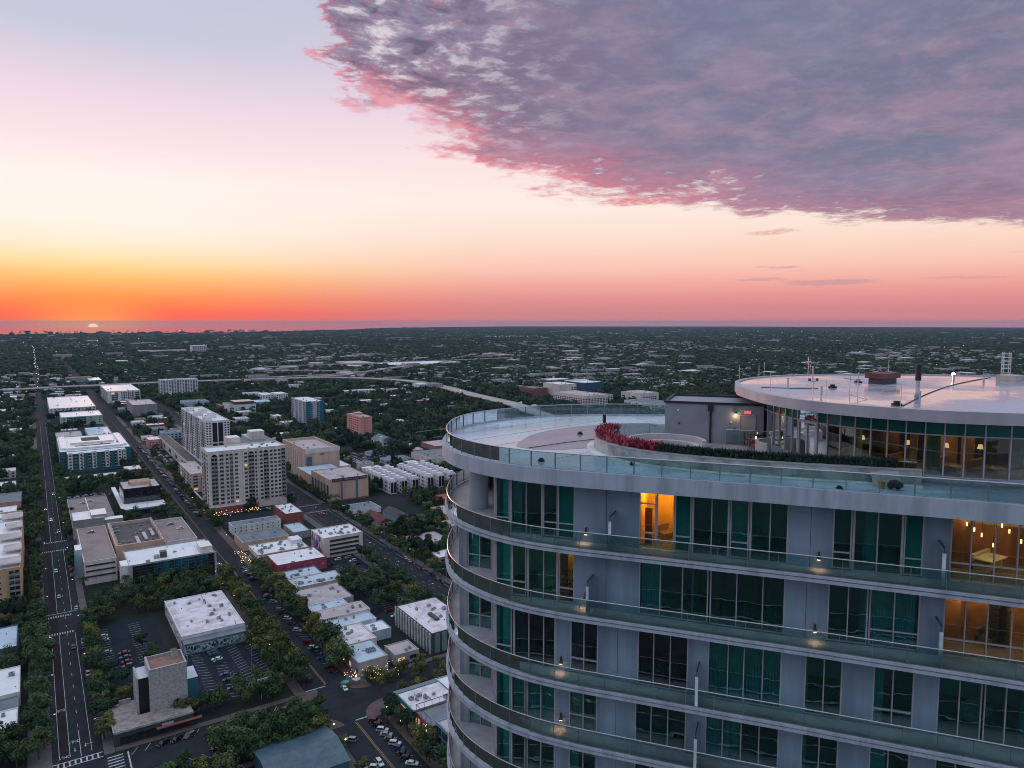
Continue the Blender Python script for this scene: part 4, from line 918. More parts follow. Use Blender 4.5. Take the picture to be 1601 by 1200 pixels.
# -- block between the left and middle avenues, near to far
def stucco_office():
    m = mat('textured_stucco', (.47, .43, .43), .9, .28, 1.1, bump=.6, col2=(.28, .27, .28))
    e = building('tall textured pale stucco office block with a rust coloured roof, beside the near crossroads', 31.4, 44.9, 299.2, 312.6, 21.5, m, mat('rust_roof', (.30, .15, .12), .8, .2, .5, col2=(.2, .11, .10)), par=1.0, inset=.6)
    addbox(e, 'side_wing', 27.8, 31.39, 301.6, 312.4, 0, 18.0, w_black, roofB); addbox(e, 'wing_frame', 27.1, 27.79, 301.4, 312.6, 0, 18.6, m)
    for i in range(5): addbox(e, 'wing_fin', 26.95, 27.08, 303 + i * 2, 303.8 + i * 2, 2 + (i % 2) * 3, 9 + (i % 3) * 3, m)
    addbox(e, 'podium', 18.1, 45.2, 289.7, 299.15, 0, 5, w_dk, mat('podium_roof', (.36, .28, .27), .9, .3, .5, col2=(.20, .16, .15))); addbox(e, 'podium', 18.1, 27.0, 299.2, 312.5, 0, 5, w_dk, mat('podium_roof', (.36, .28, .27), .9, .3, .5))
    addbox(e, 'podium_coping', 17.9, 45.4, 289.4, 289.68, 4.7, 5.5, m_cfr); addbox(e, 'podium_coping', 17.8, 18.08, 289.7, 312.5, 4.7, 5.5, m_cfr)
    addbox(e, 'rear_annex', 44.95, 49.5, 303, 314, 0, 12.5, w_teal, roofB); addbox(e, 'lift_house', 40.8, 43.0, 307.5, 310.5, 20.6, 23.4, w_conc, roofD)
    addbox(e, 'storefront_sign', 34, 38, 289.2, 289.39, 2.6, 4.0, roofP); addbox(e, 'storefront', 20, 44, 289.5, 289.69, .4, 3.0, m_win); addbox(e, 'billboard', 21.6, 25.8, 311.6, 311.9, 5.1, 6.6, m_cfr)
    addbox(e, 'awning', 32, 48, 287.6, 289.2, 3.0, 3.2, w_brick)
    return e
stucco_office()
e = building('white flat roofed block with a graffiti mural wall beside the near car park', 52.2, 81.0, 359.5, 411.9, 7.0, w_white, roofS, hvac=16, lit=0)
addbox(e, 'lower_wall', 52.2, 82.6, 353.4, 359.45, 0, 5.4, wm('slate_grey', (.16, .20, .24)), roofG)
addbox(e, 'coping', 52.0, 82.8, 353.15, 353.39, 5.3, 5.7, m_cfr)
# the painted wall: free shapes of colour laid on a pale ground
mb = MB(); mb.face([(52.3, 353.38, .7), (81.6, 353.38, .7), (81.6, 353.38, 4.3), (52.3, 353.38, 4.3)], 0); random.seed(21)
for i in range(150):
    x = random.uniform(53, 81); z = random.uniform(1.1, 3.9); n = random.choice((4, 5, 6)); a0 = random.random() * 6; rr_ = random.uniform(.25, .8); mi = random.choice((1, 1, 1, 2, 2, 3, 0, 4)) if x < 79 else 5
    mb.face([(min(max(x + rr_ * random.uniform(.5, 1.2) * math.cos(a0 + 6.28 * k / n), 52.4), 81.5), 353.36 - i * .0005, min(max(z + rr_ * 1.3 * random.uniform(.5, 1.2) * math.sin(a0 + 6.28 * k / n), .75), 4.25)) for k in range(n)][::1], mi)
mb.build('mural', [mat('mural_pale', (.42, .52, .56), .8), mat('mural_black', (.015, .02, .03), .8), mat('mural_blue', (.06, .20, .30), .8), mat('mural_white', (.6, .62, .6), .8), mat('mural_grey', (.2, .24, .26), .8), mat('mural_pink', (.42, .12, .16), .8)], e)
mb = MB()
for i in range(70):
    y = 356 + i * .8; z = random.uniform(.8, 5.5); r_ = random.uniform(.4, 1.1); mb.face([(52.16 - i * .0004, y - r_, z - r_ * .6), (52.16 - i * .0004, y + r_, z - r_ * .7), (52.16 - i * .0004, y + r_ * .8, z + r_), (52.16 - i * .0004, y - r_ * .7, z + r_ * .8)], i % 4)
mb.build('side_mural', [mat('mural_pink', (.42, .12, .16), .8), mat('mural_blush', (.45, .30, .32), .8), mat('mural_black', (.015, .02, .03), .8), mat('mural_white', (.6, .62, .6), .8)], e)

e = building('long dark mirror glass office with a white roof and pale frame, facing the tree square', 40.3, 87.5, 458.7, 490.6, 15.0, w_conc, roofW, hvac=3, lit=0, par=.7)
for i in range(8):
    z = .6 + i * 1.72
    for j in range(12): x = 42.2 + j * 3.72; inst('window', winmesh(3.70, 1.68, 'k' if (z < 6.5 or j < 3 or j > 10) else 'q', 'S'), e, (x, 458.66, z))
addbox(e, 'plant_room', 79.5, 86.5, 462, 474, 14.3, 18.2, w_cream, roofW); addbox(e, 'cooling_tower', 58, 61.5, 466, 470, 14.3, 18, m_hvd); addbox(e, 'cooling_tower', 54.6, 57.4, 466, 468.6, 14.3, 16.4, m_hvac); addbox(e, 'side_fin', 40.0, 41.6, 457.9, 458.65, 0, 15.3, w_conc); addbox(e, 'side_fin', 87.0, 87.9, 457.9, 458.65, 0, 15.3, w_conc)
addbox(e, 'stair_tower', 36.4, 40.25, 459, 470, 0, 15.4, w_white, roofW)
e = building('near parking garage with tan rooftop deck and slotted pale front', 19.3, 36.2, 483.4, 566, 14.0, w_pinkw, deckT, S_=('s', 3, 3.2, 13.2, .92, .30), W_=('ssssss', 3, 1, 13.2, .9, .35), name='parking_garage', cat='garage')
addbox(e, 'lift_tower', 15.6, 19.25, 500, 512, 0, 17.5, w_bl, roofW); sgp = addbox(e, 'vertical_sign', 14.9, 15.58, 497.5, 499.4, 3.0, 15.5, mat('sign_green', (.05, .30, .22), .5))
mb = MB()
for i in range(7): z = 4.4 + i * 1.5; mb.box(14.9 + .1, 497.40, z, 15.5, 497.49, z + .22); mb.box(14.9 + .1, 497.40, z + .6, 15.5, 497.49, z + .82); mb.box(14.98 + (.4 if i % 2 else 0), 497.405, z, 15.14 + (.4 if i % 2 else 0), 497.485, z + .8)
mb.build('sign_character', m_line, sgp)
e = building('low courtyard block with dark sunken roof between the two garages', 37.5, 64.9, 500.3, 561.8, 16.0, w_beige, roofD, hvac=14, par=2.2, inset=1.2)
for i in range(3): addbox(e, 'roof_walkway', 50 + i * 5, 52 + i * 5, 503 + i * 8, 522 + i * 8, 14.2, 15.0, roofP)
for i in range(7): addbox(e, 'roof_post', 38.2, 38.9, 505 + i * 8, 505.8 + i * 8, 16, 18.4, w_pinkw); addbox(e, 'roof_post', 63.4, 64.1, 505 + i * 8, 505.8 + i * 8, 16, 18.4, w_pinkw)
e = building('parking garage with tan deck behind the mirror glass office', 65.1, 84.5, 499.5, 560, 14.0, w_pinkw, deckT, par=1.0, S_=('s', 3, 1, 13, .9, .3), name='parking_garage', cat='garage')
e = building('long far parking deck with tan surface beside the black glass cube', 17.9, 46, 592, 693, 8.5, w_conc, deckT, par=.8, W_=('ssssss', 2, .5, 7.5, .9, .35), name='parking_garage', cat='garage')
addbox(e, 'deck_divider', 30.6, 31.2, 594, 691, 7.72, 8.4, roofW)
e = building('white angular roofed hall at the near end of the far parking deck', 18.2, 38, 594, 622, 13.0, w_grey, roofW, par=.3); addbox(e, 'roof_step', 30, 40, 598, 616, 12.8, 14.6, w_grey, roofW)
addbox(e, 'roof_step', 38.2, 50, 592, 600, 8, 11.4, w_grey, roofW)
e = building('cube shaped black glass office on a wide podium canopy', 57.0, 84.8, 663.2, 697.3, 17.4, w_black, roofP, hvac=5, S_=('kkkkkkkk', 3, 5, 17, .99, .99), W_=('kkkkkkkk', 3, 5, 17, .99, .99), lit=0)
for nm, a in (('podium_canopy', (53.5, 86.5, 642.5, 663.0)), ('podium_canopy', (53.5, 56.9, 663.1, 738))): addbox(e, nm, *a, 3.6, 5.0, w_conc, roofW)
addbox(e, 'roof_penthouse', 64, 79, 676, 690, 17, 19.6, w_beige, mat('tan_roof', (.42, .28, .2), .8, .2, .3)); addbox(e, 'podium_wall', 56, 84, 646, 662, 0, 3.6, w_dk)
building('small red brick block with a white roof near the teal apartments', 71.0, 86.2, 798.2, 821.5, 8.4, w_brick, roofW, S_=('www', 1, 3, 7, .5, .5), W_=None, hvac=3)
e = building('long low white arcade fronted by trees before the teal apartments', 18.4, 68.0, 803.0, 815, 4.5, w_white, roofW)
e = building('large teal and white courtyard apartment block with white bays', 18.3, 84.4, 875, 990, 20.0, w_teal, roofW, hvac=4, lit=.008, S_=('tttt', 6, 2.2, 19.5, .7, .6, 0, .09), W_=('w.ww.ww.ww.ww', 6, 2.2, 19.5, .5, .5), cornice=False)
addbox(e, 'front_wing', 24.6, 78.2, 859.2, 874.9, 0, 19.5, w_teal, roofW)
for i, x in enumerate((25.0, 34.8, 46.6, 58.4, 70.0, 75.0)):
    w = 4.2 if i < 5 else 3.2; addbox(e, 'white_bay', x, x + w, 858.4, 859.18, 2.6, 20.6, w_white)
    for r in range(5): inst('window', winmesh(1.7, 1.5, 'w', 'S'), e, (x + w / 2 - .85, 858.36, 4.2 + r * 3.2))
for i in range(7):
    x = 30.4 + i * 6.2
    for r in range(5): inst('balcony', winmesh(2.6, 2.5, 'b', 'S'), e, (x, 859.15, 3.2 + r * 3.2))
for (a, b, c, d) in ((34, 68, 893, 915), (42, 60, 940, 975)): addbox(e, 'courtyard_shade', a, b, c, d, 19.3, 19.62, mat('court_shadow', (.05, .06, .05), .9))  # no hollow here: courtyard shade coloured as dark sheets over the roof
for (a, b, c, d, h_) in ((24, 78, 884, 892, 22.0), (20, 26, 892, 985, 21.2), (76, 82, 892, 985, 21.2), (30, 72, 922, 930, 21.8)): addbox(e, 'roof_ridge', a, b, c, d, 19.4, h_, w_white, roofW)
e = building('pale green hotel with a wide dark glass front further up the left avenue', 30.4, 84.4, 1251, 1324, 13.5, wm('mint', (.42, .52, .46)), roofW, hvac=4, S_=[('tttttt', 4, 2, 12.5, .92, .8, .14, .6), ('w', 4, 2, 12, .4, .5, .03, .12), ('w.w', 3, 2, 12, .3, .5, .66, .98)], lit=.008)
e = building('white courtyard flats with small dark windows behind the pale green hotel', 18.5, 84.4, 1388, 1600, 13.5, w_white, roofW, hvac=10, S_=('wwwbwwwbwwww', 4, .8, 13, .42, .5), W_=('wwbwwbww', 4, .8, 13, .4, .5), lit=.008)
building('low blue grey commercial block behind the pale green hotel podium', 56, 84, 1060, 1170, 6, w_bl, roofB, hvac=4); building('low flat block by the left avenue past the teal apartments', 20, 50, 1040, 1150, 5, w_grey, roofP, hvac=4)
building('pink painted building with small windows on the right of the middle avenue', 113.5, 127, 972, 1000, 10.7, w_pink, roofW, S_=('wwww', 2, 2, 9, .3, .4), W_=('www', 2, 2, 9, .3, .4))
e = building('frame fronted white apartment block where the avenues meet the motorway', 114.8, 171.3, 1560, 1720, 22.6, w_white, roofW, hvac=6, S_=[('tt', 5, 1, 20, .9, .85, .12, .32), ('tt', 5, 1, 20, .9, .85, .84, .97), ('wbwbwb', 6, 1, 21, .5, .6, .4, .8)], W_=('bwbwbwbw', 6, 1, 21, .5, .6), lit=.008)
building('blank grey concrete exchange building in the middle distance', 130.6, 166, 1297, 1387, 21.1, w_grey, roofP, hvac=3, W_=('w...', 5, 2, 20, .25, .5), par=.8)
building('low turquoise walled shop beyond the frame fronted block', 113.9, 142, 2060, 2170, 9.6, wm('turquoise', (.04, .28, .36)), roofB)
building('long white slab of flats in the far middle distance', 214.3, 286.0, 1615, 1641, 36.2, w_white, roofW, S_=('wbwwbwbwwbwwbw', 11, 3, 35, .5, .55), W_=('wbw', 11, 3, 35, .5, .55), hvac=6, par=1, lit=.01)
e = building('white slender highrise with a dark glass stripe and stepped balcony side', 140.5, 163.5, 762, 902, 56, w_white, roofW, hvac=6, par=1.2, lit=.008,
    W_=('wbwwbwwbwwbwwb', 17, 12, 55, .55, .62), S_=[('ww', 17, 11, 55, .55, .5, .0, .24), ('ww', 17, 11, 55, .55, .5, .76, 1.0)])
for a, b in ((147.0, 151.4), (152.6, 157.0)):
    for z, z2 in ((12, 33), (34.5, 54)): addbox(e, 'glass_stripe', a, b, 761.7, 761.98, z, z2, mat('stripe_glass', (.01, .018, .022), .3, spec=.3))
for i in range(5): addbox(e, 'roof_pavilion', 142 + (i % 2) * 9, 149 + (i % 2) * 9, 772 + i * 24, 786 + i * 24, 55, 58.5, w_white, roofP)
RECTS.append((128, 173, 690, 1010))
e = building('long rosy white podium with roof garden under the slender highrise', 128.5, 140.3, 755, 1008, 10, w_pinkw, roofD, W_=('.w.w.w.w.w.w', 1, 2, 8, .6, .7), lit=.1)
mb = MB(); random.seed(5)
e = building('broad cream condominium tower with dark windows and arched top bays', 113.8, 176.0, 611.5, 640, 50.6, w_cream, roofW, hvac=8, par=1.3, lit=.008, bands=3,
    S_=[('a', 13, 6, 48.5, .62, .62, .03, .12), ('w', 13, 6, 48.5, .60, .52, .125, .20), ('wa', 13, 6, 48.5, .60, .54, .21, .31), ('w', 13, 6, 48.5, .60, .50, .32, .38), ('w', 13, 6, 48.5, .60, .50, .44, .50), ('a', 13, 6, 48.5, .7, .6, .50, .58), ('w', 13, 6, 48.5, .60, .50, .58, .64), ('w', 13, 6, 48.5, .60, .50, .645, .70), ('a', 13, 6, 48.5, .7, .6, .70, .77), ('www', 13, 6, 48.5, .6, .50, .78, .94), ('b', 13, 6, 48.5, .7, .6, .94, .995)],
    W_=('wbw', 13, 6, 48.5, .5, .55))
addbox(e, 'rear_wing', 150, 176, 640.2, 676, 0, 50.4, w_cream, roofG); addbox(e, 'roof_block', 136, 146, 642, 656, 44, 56, w_cream, roofW); addbox(e, 'roof_block', 158, 170, 655, 668, 50, 58, w_cream, roofW); addbox(e, 'podium', 112.4, 150, 602, 611.3, 0, 6.5, w_brick, roofP)
addbox(e, 'podium', 112.4, 113.7, 611.4, 676, 0, 6.5, w_brick, roofP)
for i, (a, b) in enumerate(((125.5, 126.3), (140.2, 141.5), (152.0, 152.8))): addbox(e, 'pilaster', a, b, 610.9, 611.45, 6, 50.9, w_pinkw)
building('lower cream wing of flats beside the tall cream condominium', 114.6, 129.0, 696, 762, 17.5, w_cream, roofP, S_=('wa', 5, 2, 16.5, .5, .5), W_=('wbwwbwwb', 5, 2, 16.5, .5, .5), hvac=4)
e = building('tall windowless beige tower with vertical ribs on its left flank', 216.0, 250.3, 684.2, 759.8, 31.5, w_beige, roofP, par=2.6, inset=1.2, hvac=7, lit=0)
for i in range(12): addbox(e, 'wall_rib', 215.3, 215.98, 686 + i * 6.1, 687.6 + i * 6.1, 0, 27, w_cream)
addbox(e, 'upper_band', 215.5, 250.6, 683.7, 684.15, 27.5, 32, w_pinkw); addbox(e, 'corner_glass', 217, 222, 682.8, 684.1, 14, 24, w_blue); addbox(e, 'red_sign', 230, 234.5, 683.9, 684.18, 24.8, 26.4, mat('sign_red', (.6, .05, .07), .5))
e = building('beige block with a rooftop sign panel and blue glass slots, before the ribbed tower', 207.0, 242.8, 592.5, 640, 20.0, w_peach if False else wm('dusty_rose', (.64, .40, .32)), roofP, par=.8, hvac=4, lit=0, W_=('tttttt', 1, 1.5, 15, .6, .95))
for x in (217.2, 231.2): addbox(e, 'window_slot', x, x + 1.7, 592.3, 592.48, 1.5, 17, w_blue)
s_ = addbox(e, 'sign_panel', 209.6, 241.8, 592.1, 592.45, 17.4, 20.2, mat('sign_dark', (.05, .035, .06), .6)); addbox(e, 'base_band', 206.7, 243.0, 592.0, 592.28, 0, 1.4, w_brick); addbox(e, 'low_wing', 207, 240, 640.2, 682, 0, 15.5, w_beige, roofB)
mb = MB(); random.seed(9); x = 210.6
while x < 241: wd = random.uniform(.7, 1.4); mb.box(x, 591.98, 17.9, x + .28, 592.08, 19.7, 0); mb.box(x, 591.98, 17.9 + random.choice((0, .8, 1.5)), x + wd, 592.08, 18.2 + random.choice((0, .8, 1.45)), 0); x += wd + .5
mb.build('sign_character', mat('sign_pink_letters', (.5, .22, .3), .6), s_)
e = building('salmon pink tower of flats with balcony rows on its left side', 355.5, 371.5, 890, 940, 30, w_pink, roofP, W_=('.wwwww.', 9, 1, 29, .62, .34), S_=('.ww.', 9, 1, 29, .25, .4), hvac=3, lit=.008); addbox(e, 'lift_house', 359, 368, 915, 926, 29, 33, w_pink, roofP)
e = building('grey and teal striped tower of flats among the dense trees', 331, 356.7, 1040, 1111, 38, wm('pale_grey', (.50, .52, .58)), roofW, W_=('wb.wb.wb.wb', 13, 1, 37, .5, .55), S_=('wb.bw', 13, 1, 37, .5, .55), hvac=6, lit=.008)
for a, b in ((331.0, 338), (351.5, 357)): addbox(e, 'teal_stripe', a, b, 1039.3, 1039.95, 0, 38.4, wm('deep_teal', (.01, .15, .22)))
# -- right of the middle avenue, low rows
e = building('long white two storey block with small square windows, nearest the cream condominium', 115.5, 150.5, 540, 553, 6.5, w_white, roofG, S_=('wwwwwwwww', 2, 1, 5.8, .22, .32), hvac=3)
building('low tan block with slate roof behind the white equipment covered roof', 112.5, 144.1, 497, 522, 6.0, w_beige, roofG, hvac=2)
e = building('white roofed block crowded with dark air handling units by the middle avenue', 113.6, 146.5, 462.0, 486, 6.8, w_cream, roofW, hvac=22, W_=('ttttt', 1, 1, 4.6, .9, .8)); addbox(e, 'roof_house', 139, 146, 474, 484, 6.4, 9, w_white, roofW)
e = building('magenta painted block with mural side wall and white roof', 117.6, 148.5, 433.0, 458, 7.6, wm('magenta', (.42, .06, .11), col2=(.30, .05, .10)), roofW, hvac=4)
mb = MB()
for i in range(40):
    x = random.uniform(119, 147); z = random.uniform(1, 6.4); r_ = random.uniform(.5, 1.5); n = 6; mb.face([(x + r_ * random.uniform(.5, 1) * math.cos(6.28 * k / n), 432.97 - i * .0005, z + r_ * .7 * random.uniform(.5, 1) * math.sin(6.28 * k / n)) for k in range(n)], i % 3)
mb.build('mural', [mat('mural_rose', (.45, .12, .16), .8), mat('mural_plum', (.20, .04, .10), .8), mat('mural_pinkgrey', (.42, .24, .28), .8)], e)
building('small white shed roofed unit with grey skylight beside the magenta block', 149.3, 161.5, 504.7, 529.6, 5.0, w_grey, roofB)
building('red painted corner building with white roof in front of the condominium', 154.4, 168.2, 541.3, 574, 9.5, w_brick, roofW, hvac=6, S_=('w.w', 1, 4, 7, .3, .4), W_=None)
e = building('five level parking structure with purple mural flank and white roof', 153.0, 180.5, 452.0, 476.5, 13.6, w_cream, roofW, S_=('s', 4, .8, 12.4, .86, .50, .10, .96), hvac=14, lit=0, par=.6)
mb = MB()
for i in range(60):
    y = random.uniform(453, 475); z = random.uniform(1, 12.5); r_ = random.uniform(.6, 2.2); n = 7; mb.face([(152.97 - i * .0005, min(max(y + r_ * random.uniform(.5, 1) * math.cos(6.28 * k / n), 452.2), 476.3), min(max(z + 1.6 * r_ * random.uniform(.5, 1) * math.sin(6.28 * k / n), .2), 13.2)) for k in range(n)], i % 4)
mb.build('mural', [mat('mural_lilac', (.45, .30, .52), .8), mat('mural_violet', (.20, .08, .26), .8), mat('mural_pale_pink', (.55, .40, .48), .8), mat('mural_navy', (.04, .04, .10), .8)], e)
building('beige block with a line of tiny square windows and blue tinted roof', 117.5, 146.5, 395.5, 412, 5.6, w_beige, roofB, S_=('wwwwwwwwwwww', 1, 3, 5.2, .3, .35), hvac=9)
building('jumbled low grey roofs behind the line of tiny windows', 118.5, 139.0, 412.5, 428, 5.0, w_grey, roofB, hvac=6)
building('small white roofed shop with a vent stack, fourth roof up from the crossroads', 114.0, 140.2, 366.0, 392, 5.6, w_grey, roofP, hvac=4)
building('pale grey roofed shop next to the orange awning yard', 113.8, 133.5, 354.5, 365.5, 6.2, w_white, roofB, hvac=2)
e = building('yellow awning shed at the back of the middle avenue shops', 134.5, 141.5, 354.5, 363, 3.6, w_yel, mat('awning_orange', (.42, .22, .08), .8)); 
e = building('pinkish tan roofed shop with a dark railing strip along its front edge', 112.6, 139.6, 341.2, 353.8, 7.2, w_cream, roofP, hvac=3, S_=('wwwwwwww', 1, 5.9, 7.0, .6, .8, 0, .35))
building('pale blue roofed shop between two pinkish roofs on the middle avenue', 112.4, 138.5, 330.8, 340.8, 6.1, w_white, roofB, hvac=3)
building('wide stained pink roofed block just behind the corner building', 113.2, 129.5, 309.0, 330.4, 6.3, w_cream, roofS, hvac=5)
e = building('white roofed corner block at the crossroads with roof fans and lit terrace', 112.2, 126.2, 288.6, 308.6, 6.6, w_conc, roofB, hvac=0, W_=('w.w.w', 1, 1, 4, .6, .7), lit=.6)
for i in range(6): x = 119.5 + (i % 3) * 1.5; y = 296 + (i // 3) * 1.8; o = MB().box(x, y, 6.3, x + 1.2, y + 1.2, 7.3, 0); o.cyl(x + .6, y + .6, 7.3, 7.45, .42, 12, mi=1); o.build('roof_fan', [m_hvac, m_hvd], e)
building('low white roofed rear unit behind the wide stained pink roof', 130.6, 141, 318.2, 329.5, 5.0, w_bl, roofW, hvac=3)
building('low pink walled wing right of the corner block', 130.1, 142, 289.5, 301.5, 5.0, w_conc, roofP, hvac=2, lit=.8, S_=('ww', 1, 1, 3.6, .6, .7))
e = building('flat white roofed office with tall pale vertical fins, beside the balcony edge', 149.1, 172, 290.4, 330.5, 10.0, w_dk, roofS, hvac=6, lit=0, par=.4)
for i in range(13): addbox(e, 'wall_fin', 148.55, 149.08, 291 + i * 3.15, 292.6 + i * 3.15, 0, 9.9, mat('fin_pale', (.46, .50, .48), .7))
for i in range(6): addbox(e, 'wall_fin', 150.5 + i * 3.8, 153.2 + i * 3.8, 289.9, 290.38, .4, 9.6, wm('seafoam', (.14, .22, .22)))
addbox(e, 'roof_duct', 158, 160, 303, 312, 9.7, 10.8, m_hvd)
# -- across the cross street, bottom
e = building('white stained roofed block with teal end wall at the near right corner', 114.6, 134, 239.2, 255.0, 7.0, wm('teal_end', (.05, .20, .20)), roofS, hvac=7, W_=('L', 1, 4.8, 5.4, .4, .8), par=.35)
addbox(e, 'lean_to_roof', 115, 134, 255.2, 259, 4, 6.0, roofG)
e = building('red brick rooftop terrace building with a steel frame, near right corner', 115.3, 134, 226.0, 239.0, 7.0, w_brick, roofG, hvac=2, W_=('wwwwww', 1, 2.5, 6, .5, .8), lit=.3)
fr = MB()
for x in [115.5 + i * 3.4 for i in range(6)]: fr.box(x, 238.5, 7, x + .14, 238.64, 9.8)
for y in (226.3, 230.3, 234.4): fr.box(115.5, y, 7, 115.64, y + .14, 9.8)
fr.box(115.5, 238.5, 9.7, 133, 238.66, 9.9); fr.box(115.5, 226.3, 9.7, 115.66, 238.6, 9.9); fr.build('terrace_frame', m_dark, e)
addbox(e, 'lit_sign', 114.9, 115.28, 229.2, 229.6, 3.2, 6.4, emit('lit_sign_panel', (1, .85, .8), 2.2)); addbox(e, 'entrance_canopy', 111.5, 115.2, 231, 238, 3.2, 3.5, w_grey); addbox(e, 'red_awning', 112.8, 115.2, 239, 243, 3.3, 3.6, mat('awning_red', (.5, .03, .05), .7))
e = building('blue grey end block with tall white framed glass, lower right by the tower', 117.3, 132, 212, 225.8, 8.8, wm('steel_blue', (.22, .32, .42)), roofP, W_=('ttt', 2, .6, 8, .85, .85))
building('low white roof right behind the steel terrace frame', 134.3, 150, 240, 259, 6.0, w_conc, roofW, hvac=3)
e = building('blue standing seam metal roof at the bottom edge among the trees', 58.0, 84.0, 226.5, 251.5, 5.2, w_blue, roofB, par=.2, cornice=False)
g_ = gable(e, 58, 84, 226.5, 251.5, 5.25, 7.6, mat('seam_roof', (.055, .11, .15), .4, .15, .4), 'X')
for i in range(26): MB().tube([(58 + i, 226.0, 5.24), (58 + i, 239, 7.63)], .07, 4).build('roof_seam', mat('seam_rib', (.12, .19, .24), .4), e)
building('grey flat block below the metal roof at the bottom edge', 30, 57, 212, 236, 5, w_grey, roofG, hvac=2)
# -- left of the left avenue
e = building('apricot and cream apartment tower with glass balconies at the left edge', -48, -11.0, 452, 590, 26.5, w_yel, roofW, hvac=26, par=1, S_=[('ww', 7, 3, 24, .3, .35, .62, .80), ('b', 8, 2, 25.5, .9, .6, .86, .995)], lit=.008)
for i in range(5): addbox(e, 'roof_canopy', -22 + (i % 2) * 3, -10.5, 456 + i * 27, 468 + i * 27, 27.5, 28.3, w_white, roofP)
building('slate blue house with pale sloping roof at the left edge', -30, -12.4, 390.5, 419, 7.3, w_blue, roofB, S_=('.w', 1, 2, 6, .3, .6))
building('low white roofed shop at the left edge below the slate blue house', -30, -11.0, 343, 370, 6.2, w_white, roofW, hvac=3)
building('grey roofed shop with skylight at the left edge', -30, -11.4, 331, 342.6, 5.0, w_grey, roofG, hvac=1)
e = building('white roofed shop with a bright graffiti side wall at the lower left edge', -30, -11.5, 312, 330.6, 5.6, w_white, roofW, hvac=2)
mb = MB()
for i in range(46):
    x = random.uniform(-29, -12); z = random.uniform(.6, 4.6); r_ = random.uniform(.4, 1.2); n = 6; mb.face([(x + r_ * random.uniform(.5, 1) * math.cos(6.28 * k / n), 311.97 - i * .0005, z + r_ * random.uniform(.5, 1) * math.sin(6.28 * k / n)) for k in range(n)], i % 4)
mb.build('mural', [mat('mural_red', (.36, .04, .05), .8), mat('mural_blue', (.06, .20, .30), .8), mat('mural_white', (.6, .62, .6), .8), mat('mural_navy', (.04, .04, .10), .8)], e)
building('white double roofed hall left of the left avenue', -60, -16.3, 645, 690, 9, w_white, roofW, hvac=4); building('peach kiosk building left of the avenue beyond the hall', -40, -14, 720, 760, 6, w_peach, roofG)
building('long pale shed roofs below the motorway at the left edge', -75, -12.3, 1840, 1870, 6, w_conc, roofP)
# -- right: townhouses, shops
random.seed(12)
def townhouse(x, y, lab, d=9.5):
    e = building(lab, x, x + 6.2, y, y + d, 12.0, w_white, roofW, name='townhouse', cat='townhouse', group='white townhouses in tight rows', S_=('kk', 1, .6, 10.8, .86, .96), W_=('k.k', 3, 1, 11, .6, .55), cornice=False, lit=.008)
    addbox(e, 'roof_hatch', x + .8, x + 5.0, y + 2, y + d - 3, 11.5, 13.6, w_white, roofW)
rows = [(263.0, 'leftmost'), (273.5, 'second from left'), (285.0, 'third from left'), (300.5, 'fourth from left'), (312, 'second from right'), (324, 'rightmost')]
ordn = ['first', 'second', 'third', 'fourth', 'fifth', 'sixth', 'seventh', 'eighth', 'ninth', 'tenth', 'eleventh', 'twelfth', 'thirteenth', 'fourteenth', 'fifteenth', 'sixteenth', 'seventeenth', 'eighteenth', 'nineteenth', 'twentieth']
def nth(i): return ordn[i] if i < 20 else ('%d%s' % (i + 1, {1: 'st', 2: 'nd', 3: 'rd'}.get((i + 1) % 10 if (i + 1) % 100 not in (11, 12, 13) else 0, 'th')))
for x, nm in rows:
    for i in range(7): townhouse(x, 590 + i * 9.8, 'white boxy townhouse, %s from the street in the %s row' % (nth(i), nm))
e = building('pale blue gabled hall with dark roof right of the right avenue', 224.6, 236, 492, 519.7, 6.4, wm('sky_blue', (.22, .42, .55)), roofD, S_=('tt', 1, 1, 5.5, .6, .85), par=.2, cornice=False); gable(e, 224.6, 236, 492, 519.7, 6.42, 9.6, mat('shingle_dark', (.075, .07, .075), .9), 'Y')
e = building('red roofed cottage beside the pale blue gabled hall', 211.4, 222.4, 496, 525.8, 4.2, w_bl, roofD, S_=('www', 1, .8, 3.8, .6, .8), par=.2, cornice=False); gable(e, 211.4, 222.4, 496, 525.8, 4.22, 7.2, mat('shingle_red', (.17, .045, .045), .9), 'Y')
building('white fronted low strip with grey canopy behind the red roofed cottage', 207, 232, 540, 562, 4.2, w_white, roofG, hvac=2)
building('apricot two storey shop row with terracotta upper rooms near the balcony edge', 258.5, 284, 478, 503, 8.0, w_yel, roofP, S_=('w.w.w', 2, .8, 7.2, .5, .6), hvac=2)
building('red roofed store behind tree cover, right of the townhouses', 284, 320, 520, 545, 6, w_brick, mat('roof_red', (.45, .08, .06), .8), hvac=1)
building('flat grey roofed pale warehouse behind the townhouses', 354.9, 395, 689, 738, 7, w_pinkw, roofG, hvac=6)
e = building('small white church with slate roof and bell tower among trees', 357.5, 376.7, 828, 860, 6.1, w_white, roofG, S_=('ww', 1, 1, 5, .3, .7), W_=('wwww', 1, 1, 5, .4, .7), par=.2, cornice=False); gable(e, 357.5, 376.7, 828, 860, 6.12, 11.5, mat('slate_blue_roof', (.14, .20, .25), .7), 'Y'); addbox(e, 'bell_tower', 355.2, 358.4, 824, 828, 0, 13, w_white)
building('white house row past the ribbed beige tower', 252, 268, 700, 760, 8, w_white, roofW, S_=('www', 2, 1, 7, .4, .5), W_=('wwwwww', 2, 1, 7, .4, .5)); building('low brick walled depot beyond the grey warehouse', 398, 440, 760, 800, 6, wm('brick_pink', (.40, .18, .17)), roofP)
